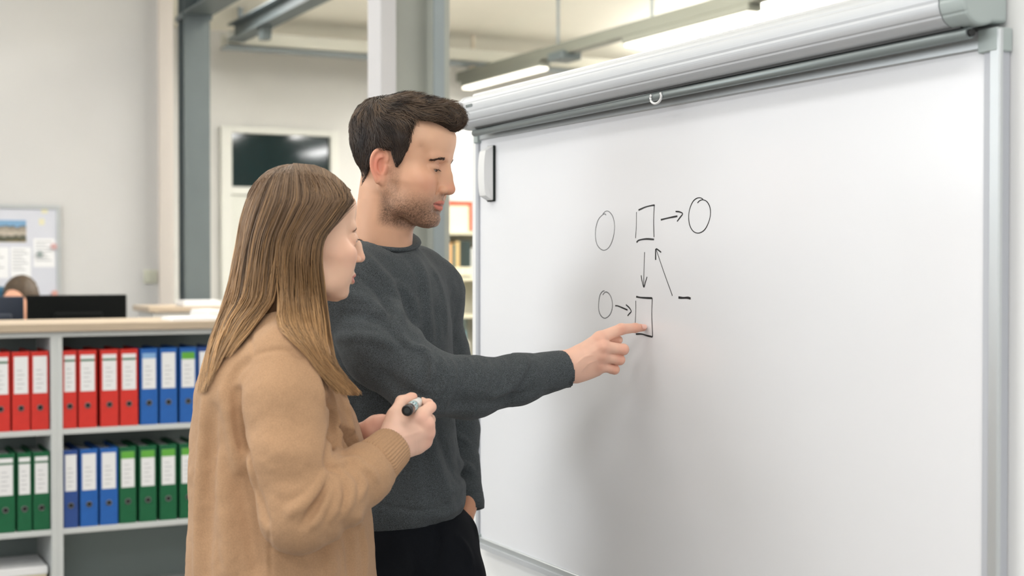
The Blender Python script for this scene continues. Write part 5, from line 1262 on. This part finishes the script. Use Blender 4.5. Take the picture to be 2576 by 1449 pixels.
    if want('woman_body'):
        vt, q = j.mesh(); nn = vnormals(vt, q); vt = vt+nn*(.0018*vnoise(vt, 22)+.0010*vnoise(vt, 55)+.0005*vnoise(vt, 140))[:, None]
        link('cardigan', np_mesh('cardigan', vt-base, q), M_wool, root)
        # ribbed cuffs
        def cuff(a, b, r0, r1, fl, ax2, nr=44):
            m = MB(); a = a-base; b = b-base; t = b-a; L_ = np.linalg.norm(t); t /= L_; u = ax2-t*(ax2@t); u /= np.linalg.norm(u); w_ = np.cross(t, u); n = nr*6
            prof = [(-.10, r0*.90), (.0, r0*1.02), (.12, r0*1.08), (.45, r0*.5+r1*.55), (.9, r1*1.02), (.985, r1*1.0), (1.0, r1*.95), (.99, r1*.88), (.7, r1*.84)]
            for (s_, r_) in prof:
                for k in range(n):
                    an = 2*math.pi*k/n; rr = r_*(1+.018*math.cos(nr*an)*(1 if s_ < .99 else .3))
                    m.v.append(tuple(a+t*L_*s_+rr*(math.cos(an)*u+fl*math.sin(an)*w_)))
            for i in range(len(prof)-1):
                for k in range(n): k2 = (k+1) % n; m.f.append((i*n+k, i*n+k2, (i+1)*n+k2, (i+1)*n+k))
            return m.build('cuff', M_wool, root, smooth=True)
        cuff(V(938, 1170, 2.300), V(987, 1124, 2.338), .0425, .0395, .9, np.array([.0, 1.0, 0]))
        cuff(V(878, 1122, 2.52), V(900, 1105, 2.51), .033, .030, .9, np.array([.0, 1.0, 0]))
        # legs and shoes below the frame
        bx = base[0]; t = Vol((bx-.22, 2.22, .03), (bx+.24, 2.64, .95), .009)
        for s in (-1, 1): t.chain([(bx+.02-.02*s, 2.42+.075*s, .92), (bx+.03-.02*s, 2.42+.08*s, .5), (bx+.0-.02*s, 2.42+.08*s, .06)], [.085, .058, .042], .02)
        vt, q = t.mesh(); link('trousers', np_mesh('trousers', vt-base, q), M_jean, root)
        for s in (-1, 1):
            y = 2.42+.08*s; x = bx-.02*s; sh = Vol((x-.08, y-.08, -.01), (x+.24, y+.10, .12), .005); sh.cone((x+.0, y, .045), (x+.16, y+.05, .03), .038, .03, .02); sh.cone((x, y, .05), (x, y, .09), .04, .04, .02)
            sl, g = sh.crop((-9, -9, -9), (9, 9, 9)); sh.d = np.maximum(sh.d, .001-g[2]+0*g[0]+0*g[1]); vt, q = sh.mesh(); link('shoe', np_mesh('shoe', vt-base, q), M_shoe, root)
    if want('woman_hair'): woman_hair(root, base, M, O, sc, cv, head_v)
    return root
def woman_hands(parts):
    D = 0.0
    h = Vol(V(880, 1180, 2.26), V(1115, 975, 2.50)+np.array([0, .02, .004]), .00115)
    wr = V(988, 1124, 2.335)
    h.cone(V(955, 1155, 2.315), wr, .0245, .0235, .01, flat=(np.array([-.45, .85, -.2])/np.linalg.norm([-.45, .85, -.2]), .85))
    mc = [V(1053, 1050, 2.345), V(1073, 1066, 2.352), V(1075, 1088, 2.360), V(1069, 1110, 2.368)]
    cb = [V(990, 1100, 2.335), V(998, 1112, 2.335), V(1004, 1120, 2.34), V(1006, 1132, 2.345)]
    for a, b, r in zip(cb, mc, (.0135, .0125, .0122, .0112)): h.cone(a, b, .0145, r, .014)
    h.cone(V(1005, 1090, 2.352), V(1045, 1075, 2.362), .024, .022, .014)
    h.cone(V(1000, 1125, 2.352), V(1045, 1118, 2.368), .018, .0165, .014)
    # thumb side
    def fin(pts, rs):
        g = h.like()
        for i in range(len(pts)-1): g.cone(pts[i], pts[i+1], rs[i], rs[i+1], .004)
        return g.d
    th = fin([V(984, 1088, 2.342), V(997, 1045, 2.350), V(1010, 1010, 2.368), V(1034, 1000, 2.382), V(1040, 998, 2.386)], [.0175, .0145, .0098, .0078, .0068])
    h.d = smin(h.d, th, .012)
    h.cone(V(1000, 1062, 2.355), V(1035, 1062, 2.362), .017, .015, .014)
    idx = fin([mc[0], V(1083, 1024, 2.362), V(1078, 1016, 2.385), V(1062, 1011, 2.402), V(1056, 1014, 2.404)], [.0128, .0092, .0082, .0070, .0062])
    mid = fin([mc[1], V(1080, 1056, 2.392), V(1060, 1050, 2.405), V(1045, 1050, 2.400)], [.0122, .0098, .0088, .0075])
    rin = fin([mc[2], V(1080, 1082, 2.398), V(1058, 1076, 2.410), V(1042, 1072, 2.404)], [.0118, .0095, .0085, .0075])
    pin = fin([mc[3], V(1074, 1106, 2.402), V(1056, 1100, 2.412), V(1042, 1096, 2.405)], [.0105, .0085, .0078, .0068])
    f = smin(smin(smin(idx, mid, .0015), rin, .0015), pin, .0015); h.d = smin(h.d, f, .006)
    # trough for the marker
    a, b = V(1024, 1033, 2.298), V(1056, 1009.5, 2.415); h.cone(a, b, .0086, .0086, .002, 'sub')
    for p in mc: h.fold3([p+np.array([-.002, -.010, .0]), p+np.array([.004, -.010, .001])], .0012, .006, False)
    h.fold([(1012, 1100), (1035, 1092), (1058, 1085)], .0010, .004); h.fold([(1040, 1062), (1055, 1070), (1066, 1078)], -.0010, .004)
    vt, q = h.mesh(); c = np.broadcast_to(lin(233, 191, 170), vt.shape).copy(); c *= 1+.04*vnoise(vt, 90)[:, None]; red = lin(226, 152, 132)
    for p in mc: c = mixc(c, red, .40*np.exp(-(((vt-p-np.array([.004, -.006, 0]))/.012)**2).sum(1)))
    c = mixc(c, red, .45*np.exp(-(((vt-V(1085, 1022, 2.365))/.012)**2).sum(1))); c = mixc(c, red, .35*np.exp(-(((vt-V(1036, 998, 2.38))/.012)**2).sum(1)))
    parts.append((vt, q, c))
    # far hand, closed behind the near one
    g = Vol(V(880, 1150, 2.40), V(1080, 1020, 2.62), .0016)
    g.chain([V(880, 1118, 2.515), V(912, 1098, 2.505), V(948, 1078, 2.475)], [.0235, .0215, .0245], .012)
    for dz, dy, L_ in ((8, .012, 1), (0, .004, 1.05), (-10, -.002, 1), (-19, -.006, .9)):
        g.chain([V(948, 1078-dz*.6, 2.478+dy), V(985, 1062-dz, 2.462+dy), V(1010, 1062-dz, 2.448+dy), V(1018, 1072-dz, 2.442+dy)], [.0118, .0095, .0085, .0072], .004)
    g.chain([V(925, 1086, 2.485), V(955, 1062, 2.462), V(982, 1050, 2.452)], [.0135, .0115, .009], .008)
    g.fold([(930, 1100), (950, 1088), (968, 1086)], -.002, .004)
    vt, q = g.mesh(); parts.append((vt, q, np.array(lin(226, 176, 156))))
def marker():
    a, b = V(1024, 1033, 2.298), V(1055, 1010.5, 2.410); P = (a+b)/2; w0 = W(a)
    T = thing('marker_pen', 'thick black capped whiteboard marker with a pale label held in her right hand', 'marker', tuple(w0), -PSI)
    d = (b-a); L = np.linalg.norm(d); d /= L
    p = lambda t: d*t
    MB().tube([p(-.000), p(.0006), p(.0012), p(.022)], [.0070, .0086, .0092, .0096], 40, up=(0, 0, 1)).build('cap', M_marker, T, smooth=True)
    MB().tube([p(-.0004), p(.0008)], [.0048, .0048], 28).build('cap_recess', mat('marker_inner', (44, 48, 48), .4), T)
    MB().tube([p(.022), p(.0225), p(.0245), p(.025)], [.0088, .0090, .0090, .0088], 40).build('ring', M_mgrey, T, smooth=True)
    MB().tube([p(.025), p(.060)], [.0091, .0091], 40).build('label_sleeve', M_mlabel, T, smooth=True)
    # small print on the label: thin dark and teal bars
    u = np.cross(d, (0, 0, 1)); u /= np.linalg.norm(u); w_ = np.cross(u, d); m = MB(); mt = MB()
    def patch(m_, t0, t1, a0, a1, r):
        n = 5; b_ = len(m_.v)
        for i in range(n):
            an = a0+(a1-a0)*i/(n-1)
            for t in (t0, t1): m_.v.append(tuple(p(t)+r*(math.cos(an)*u+math.sin(an)*w_)))
        for i in range(n-1): m_.f.append((b_+2*i, b_+2*i+1, b_+2*i+3, b_+2*i+2))
    for k in range(12):
        a0 = k*.52; patch(m, .028, .032+.004*(k % 3), a0, a0+.20, .00925); patch(mt, .037, .050, a0+.1, a0+.36, .00925)
    m.build('print', M_marker, T); mt.build('print', mat('pale_teal_print', (120, 190, 200), .4), T)
    MB().tube([p(.060), p(.061), p(.100), p(.103)], [.0086, .0092, .0092, .008], 40).build('barrel', mat('marker_barrel', (226, 228, 226), .35), T, smooth=True)
def woman_hair(root, base, M, O, sc, card, head_v):
    R = np.array(HAIR_ROWS, float); dep = 2.405
    top_b = {412: .012, 417: .030, 428: .048, 445: .064, 470: .077, 500: .086, 530: .090, 560: .091, 590: .091, 620: .090, 660: .088, 700: .087, 750: .084, 800: .080}
    rows = []
    for py, l, r in HAIR_ROWS:
        a_, c_ = V(l, py, dep), V(r, py, dep); rows.append((a_[2], (a_[0]+c_[0])/2, dep, (c_[0]-a_[0])/2, top_b[int(py)]))
    v = Vol(V(540, 860, 2.28), V(905, 395, 2.53), .003)
    v.loft([(r[0], r[1], r[2], r[3]-.004, r[4]-.005) for r in rows], k=0, expo=2.15)
    P = np.stack(np.meshgrid(*v.ax, indexing='ij'), -1); inb = ((P >= head_v.lo) & (P <= head_v.lo+head_v.h*(head_v.n-1.01))).all(-1); hd = np.full(v.n, .06, np.float32); hd[inb] = head_v.sample(P[inb])
    hz = P[..., 2]; v.d = smin(v.d, np.where(hz > V(700, 700, 2.4)[2], hd-.0048, .06).astype(np.float32), .012)
    # open at the face: remove the part in front of the hair edge
    ax = v.ax; X, Y, Z = np.meshgrid(*ax, indexing='ij', sparse=True)
    faceO = T_ = O
    px, py_, pz = X-O[0], Y-O[1], Z-O[2]; lx = (M[0, 0]*px+M[1, 0]*py_+M[2, 0]*pz)/sc; ly = (M[0, 1]*px+M[1, 1]*py_+M[2, 1]*pz)/sc; lz = (M[0, 2]*px+M[1, 2]*py_+M[2, 2]*pz)/sc
    lim = np.interp(lz.ravel(), [-.2, -.05, .0, .028, .059, .085, .095, .12], [.012, .0, -.001, .016, .039, .066, .10, .2]).reshape(lz.shape)
    open_ = (lx-lim)*sc
    v.d = np.maximum(v.d, open_.astype(np.float32))
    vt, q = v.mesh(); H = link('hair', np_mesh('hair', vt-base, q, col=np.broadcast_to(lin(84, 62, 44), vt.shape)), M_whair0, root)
    # depth of what lies under the falling hair (cardigan) sampled on a coarse pixel grid
    gx = np.arange(470, 930, 6.0); gy = np.arange(780, 1010, 6.0); GX, GY = np.meshgrid(gx, gy, indexing='ij'); cd = card.depth(GX, GY, .005); cd = np.where(np.isnan(cd), 9.0, cd)
    def carddepth(px, py):
        u = np.clip((px-470)/6, 0, len(gx)-1.001); w_ = np.clip((py-780)/6, 0, len(gy)-1.001); i = u.astype(int); k = w_.astype(int); f = u-i; g = w_-k
        return np.minimum(np.minimum(cd[i, k], cd[i+1, k]), np.minimum(cd[i, k+1], cd[i+1, k+1]))*0+((cd[i, k]*(1-f)+cd[i+1, k]*f)*(1-g)+(cd[i, k+1]*(1-f)+cd[i+1, k+1]*f)*g)
    mx = np.arange(480, 910, 5.0); my = np.arange(400, 880, 5.0); MX, MY = np.meshgrid(mx, my, indexing='ij'); md_ = v.depth(MX, MY); bad = np.isnan(md_)
    for _ in range(12):
        f_ = np.where(np.isnan(md_), 0, md_); w_ = (~np.isnan(md_)).astype(float); sf = sum(np.roll(np.roll(f_, a, 0), b, 1) for a in (-1, 0, 1) for b in (-1, 0, 1)); sw = sum(np.roll(np.roll(w_, a, 0), b, 1) for a in (-1, 0, 1) for b in (-1, 0, 1)); md_ = np.where(np.isnan(md_) & (sw > 0), sf/np.maximum(sw, 1), md_)
    md_ = np.nan_to_num(md_, nan=2.405)
    def massdepth(px, py):
        u = np.clip((px-480)/5, 0, len(mx)-1.001); w_ = np.clip((py-400)/5, 0, len(my)-1.001); i = u.astype(int); k = w_.astype(int); f = u-i; g = w_-k
        return (md_[i, k]*(1-f)+md_[i+1, k]*f)*(1-g)+(md_[i, k+1]*(1-f)+md_[i+1, k+1]*f)*g
    def bz(py): return np.interp(py, [r for r in sorted(top_b)], [top_b[r] for r in sorted(top_b)])
    yk = np.array([412, 417, 428, 445, 470, 500, 530, 560, 590, 620, 660, 700, 750, 800, 850, 900, 950, 1000.])
    # guides: lateral position at each height for t = 0 (back edge) .. 1 (front edge)
    tk = np.array([0, .12, .25, .38, .48, .56, .66, .78, .90, 1.0])
    low = {800: [548, 566, 590, 622, 655, 700, 740, 772, 803, 826], 830: [538, 553, 574, 602, 632, 712, 752, 782, 808, 829], 860: [529, 541, 557, 580, 604, 742, 770, 794, 815, 834],
           900: [518, 527, 539, 556, 575, 778, 796, 812, 828, 842], 940: [508, 514, 522, 534, 548, 812, 826, 838, 850, 860], 990: [503, 506, 511, 518, 526, 858, 868, 880, 891, 902]}
    G = []
    for py, l, r in HAIR_ROWS[:-1]:
        th = np.pi*(1-tk); G.append([py]+list((l+r)/2+(r-l)/2*np.cos(th)*.0+(r-l)*(tk-.5)))
    for y in sorted(low): G.append([y]+low[y])
    G = np.array(G, float); GY_ = G[:, 0]
    def lateral(t, py):
        """px for strand parameter t at height py (vectorised)"""
        cols = np.stack([mono(GY_, G[:, 1+k], py.ravel()).reshape(py.shape) for k in range(len(tk))], -1)
        f = np.interp(t, tk, np.arange(len(tk))); i = np.clip(f.astype(int), 0, len(tk)-2); w_ = f-i
        a = np.take_along_axis(cols, np.broadcast_to(i[:, None, None], cols.shape[:2]+(1,)), -1)[..., 0]; b = np.take_along_axis(cols, np.broadcast_to(i[:, None, None]+1, cols.shape[:2]+(1,)), -1)[..., 0]
        return a*(1-w_[:, None])+b*w_[:, None]
    allP, allC, allR = [], [], []
    def batch(n, side, layer, rad):
        nonlocal allP
        k = 20
        t = rng.random(n); nc = 110; cl = (np.floor(t*nc)+.5)/nc; cln = np.floor(t*nc).astype(int); cr = rng.random((nc+1, 8))
        split = (t > .48) & (t < .56)
        t2 = np.where(split, np.where(rng.random(n) < .45, t-.085, t+.085), t)
        # where a strand leaves the parting: the parting runs from the crown to the hairline in front
        s0 = rng.beta(1.0, 1.0, n)
        yend = np.where(t2 > .52, rng.uniform(940, 996, n)-22*np.maximum(0, .75-t), rng.uniform(905, 990, n)-60*np.clip((t-.25)*4, 0, 1))
        short = rng.random(n) < .18; yend = np.where(short, yend-rng.uniform(20, 150, n), yend)
        yend = np.where((t2 > .40) & (t2 < .52), np.minimum(yend, rng.uniform(835, 900, n)), yend)
        part_y = np.interp(t, [0, .35, .7, .93, 1.0], [413, 413, 418, 440, 470]); ystart = part_y+rng.exponential(10, n)*(side == 0)
        late = rng.random(n) < (.30); ystart = np.where(late, ystart+rng.uniform(0, 150, n), ystart)
        u = np.linspace(0, 1, k)[None]; py = ystart[:, None]+(yend-ystart)[:, None]*u**1.12
        rp = bump01(py, 600, 810); px = lateral(t, py)*(1-rp)+lateral(t2, py)*rp
        if side == 0:      # strands that leave the parting along the top of the head and sweep down and back
            fr = (t > .50) & (rng.random(n) < .8); px_s = np.interp(t, [.5, .85, 1.0], [742, 846, 888])+rng.normal(0, 4, n); py_s = np.interp(px_s, [740, 790, 818, 842, 866, 880, 890], [410, 414, 424, 439, 460, 478, 500])+rng.exponential(5, n)
            py = np.where(fr[:, None], py_s[:, None]+(yend-py_s)[:, None]*u**1.12, py); base_px = lateral(t, py)*(1-bump01(py, 600, 810))+lateral(t2, py)*bump01(py, 600, 810)
            off = (px_s[:, None]-base_px[:, 0:1])*np.exp(-np.maximum(py-py_s[:, None], 0)/(48+40*(1-t[:, None]))); px = np.where(fr[:, None], base_px+off, px)
        # clumping and waves
        c = cr[cln]; w1 = np.clip((py-500)/350, 0, 1)
        pull = (cl-t)[:, None]*np.clip((py-470)/300, 0, 1)*.75; wid = np.interp(py, [412, 440, 560, 800, 900, 990], [60, 180, 240, 270, 90, 60]); px = px+pull*wid*np.where((t[:, None] > .36) & (py > 800), .3, 1)
        px = px+w1*(5.0*np.sin((py-450)/(40+34*c[:, 0:1])+6.28*c[:, 1:2])+2.2*np.sin((py-450)/(19+14*c[:, 2:3])+6.28*c[:, 3:4]))*np.interp(t, [0, .05, .15, .9, 1], [.5, .8, 1, .9, .35])[:, None]
        px = px+rng.normal(0, 1.2, n)[:, None]*w1+rng.normal(0, 7, n)[:, None]*np.clip((py-900)/90, 0, 1)*np.where(t[:, None] > .5, 1, .6)
        # face edge: front strands sweep back from the hairline
        # depth on the mass
        L_ = np.interp(py, R[:, 0], R[:, 1]); R_ = np.interp(py, R[:, 0], R[:, 2]); q_ = np.clip((px-(L_+R_)/2)/((R_-L_)/2+1e-6), -.995, .995)
        prof = (1-np.abs(q_)**2.15)**(1/2.15); b = bz(py); sgn = -1 if side == 0 else 1
        lay = layer+(.005*(c[:, 4:5]-.5)+.0022*rng.normal(0, 1, (n, 1)))*np.clip((py-430)/120, 0.15, 1)
        Y = dep+sgn*(b*prof+lay)
        if side == 0:
            md = np.minimum(np.nan_to_num(massdepth(px, py), nan=9), 2.405); Y = md-lay
        if side == 0:
            cdp = carddepth(px, py); m = np.clip((py-775)/60, 0, 1); lie = cdp-.0045-np.abs(lay)*.8-.003*c[:, 5:6]
            hang = np.where(cdp > 5, 2.36, cdp)      # beyond the cardigan edge the hair hangs at the depth of its neighbours
            ref = np.where(px < 600, 2.395, 2.345)
            low_ = np.where(cdp > 5, ref, lie); low_ = np.minimum(low_, ref+.03)
            lw0 = low_.copy()
            for a_ in (1, 2): low_[:, a_:] = np.minimum(low_[:, a_:], lw0[:, :-a_]+.006*a_); low_[:, :-a_] = np.minimum(low_[:, :-a_], lw0[:, a_:]+.006*a_)

            Y = np.where(py < 775, Y, Y*(1-m)+m*np.minimum(low_, 2.52))
            # smooth along the strand
            for _ in range(3): Y[:, 1:-1] = (Y[:, :-2]+2*Y[:, 1:-1]+Y[:, 2:])/4
            Y = np.where((cdp < 5) & (py > 790), np.minimum(Y, lie), Y)
        P = Vn(px, py, Y)
        # colour: darker roots, shade of the hollows put into the tone, honey and blond highlights toward the ends
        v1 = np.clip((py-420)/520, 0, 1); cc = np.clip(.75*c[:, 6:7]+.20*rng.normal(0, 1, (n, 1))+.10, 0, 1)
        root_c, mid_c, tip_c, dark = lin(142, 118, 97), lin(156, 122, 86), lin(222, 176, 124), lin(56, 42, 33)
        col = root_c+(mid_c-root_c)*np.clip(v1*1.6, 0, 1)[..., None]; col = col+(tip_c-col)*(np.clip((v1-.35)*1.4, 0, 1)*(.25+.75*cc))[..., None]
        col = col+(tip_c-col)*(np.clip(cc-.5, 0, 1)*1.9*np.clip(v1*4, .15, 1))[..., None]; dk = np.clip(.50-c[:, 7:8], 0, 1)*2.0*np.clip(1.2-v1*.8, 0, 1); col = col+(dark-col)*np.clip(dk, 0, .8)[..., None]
        if layer < 0: col = col*.6  # inner strands darkened, painting the shade between the locks
        allP.append(P); allC.append(col); allR.append(np.full(n, rad)*rng.uniform(.7, 1.25, n))
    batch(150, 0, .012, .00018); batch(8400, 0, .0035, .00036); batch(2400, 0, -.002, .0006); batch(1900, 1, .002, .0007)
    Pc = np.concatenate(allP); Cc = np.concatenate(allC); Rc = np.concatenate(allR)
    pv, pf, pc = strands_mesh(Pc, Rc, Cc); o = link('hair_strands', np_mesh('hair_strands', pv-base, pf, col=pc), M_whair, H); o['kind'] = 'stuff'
    # solid locks under the strands where the hair leaves the head
    for tr, name in (((0.03, .42), 'hair_lock'), ((.66, .97), 'hair_lock')):
        nt_, ny = 26, 30; tt = np.linspace(tr[0], tr[1], nt_); py = np.broadcast_to(np.linspace(770, 965 if tr[0] > .5 else 950, ny)[None], (nt_, ny)).copy()
        px = lateral(tt, py); cdp = carddepth(px, py); ref = np.where(px < 600, 2.397, 2.349)
        L_ = np.interp(py, R[:, 0], R[:, 1]); R_ = np.interp(py, R[:, 0], R[:, 2]); q_ = np.clip((px-(L_+R_)/2)/((R_-L_)/2), -.99, .99)
        up = dep-bz(py)*(1-np.abs(q_)**2.15)**(1/2.15)+.009; m = np.clip((py-775)/60, 0, 1); Y = up*(1-m)+m*np.minimum(np.where(cdp > 5, ref, cdp-.0022), ref+.03)
        for _ in range(3): Y[:, 1:-1] = (Y[:, :-2]+2*Y[:, 1:-1]+Y[:, 2:])/4; Y[1:-1] = (Y[:-2]+2*Y[1:-1]+Y[2:])/4
        Y = np.where((cdp < 5) & (py > 800), np.minimum(Y, cdp-.0012), Y)
        P = Vn(px, py, Y); P2 = P.copy(); P2[..., 1] += .006
        vs = np.concatenate([P.reshape(-1, 3), P2.reshape(-1, 3)]); F = []
        for i in range(nt_-1):
            for k in range(ny-1):
                a = i*ny+k; F.append((a, a+1, a+ny+1, a+ny)); b = a+nt_*ny; F.append((b, b+ny, b+ny+1, b+1))
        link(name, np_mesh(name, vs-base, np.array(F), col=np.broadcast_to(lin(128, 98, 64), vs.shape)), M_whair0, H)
if DEV is None or any(k.startswith('woman') for k in DEV): woman(); marker()
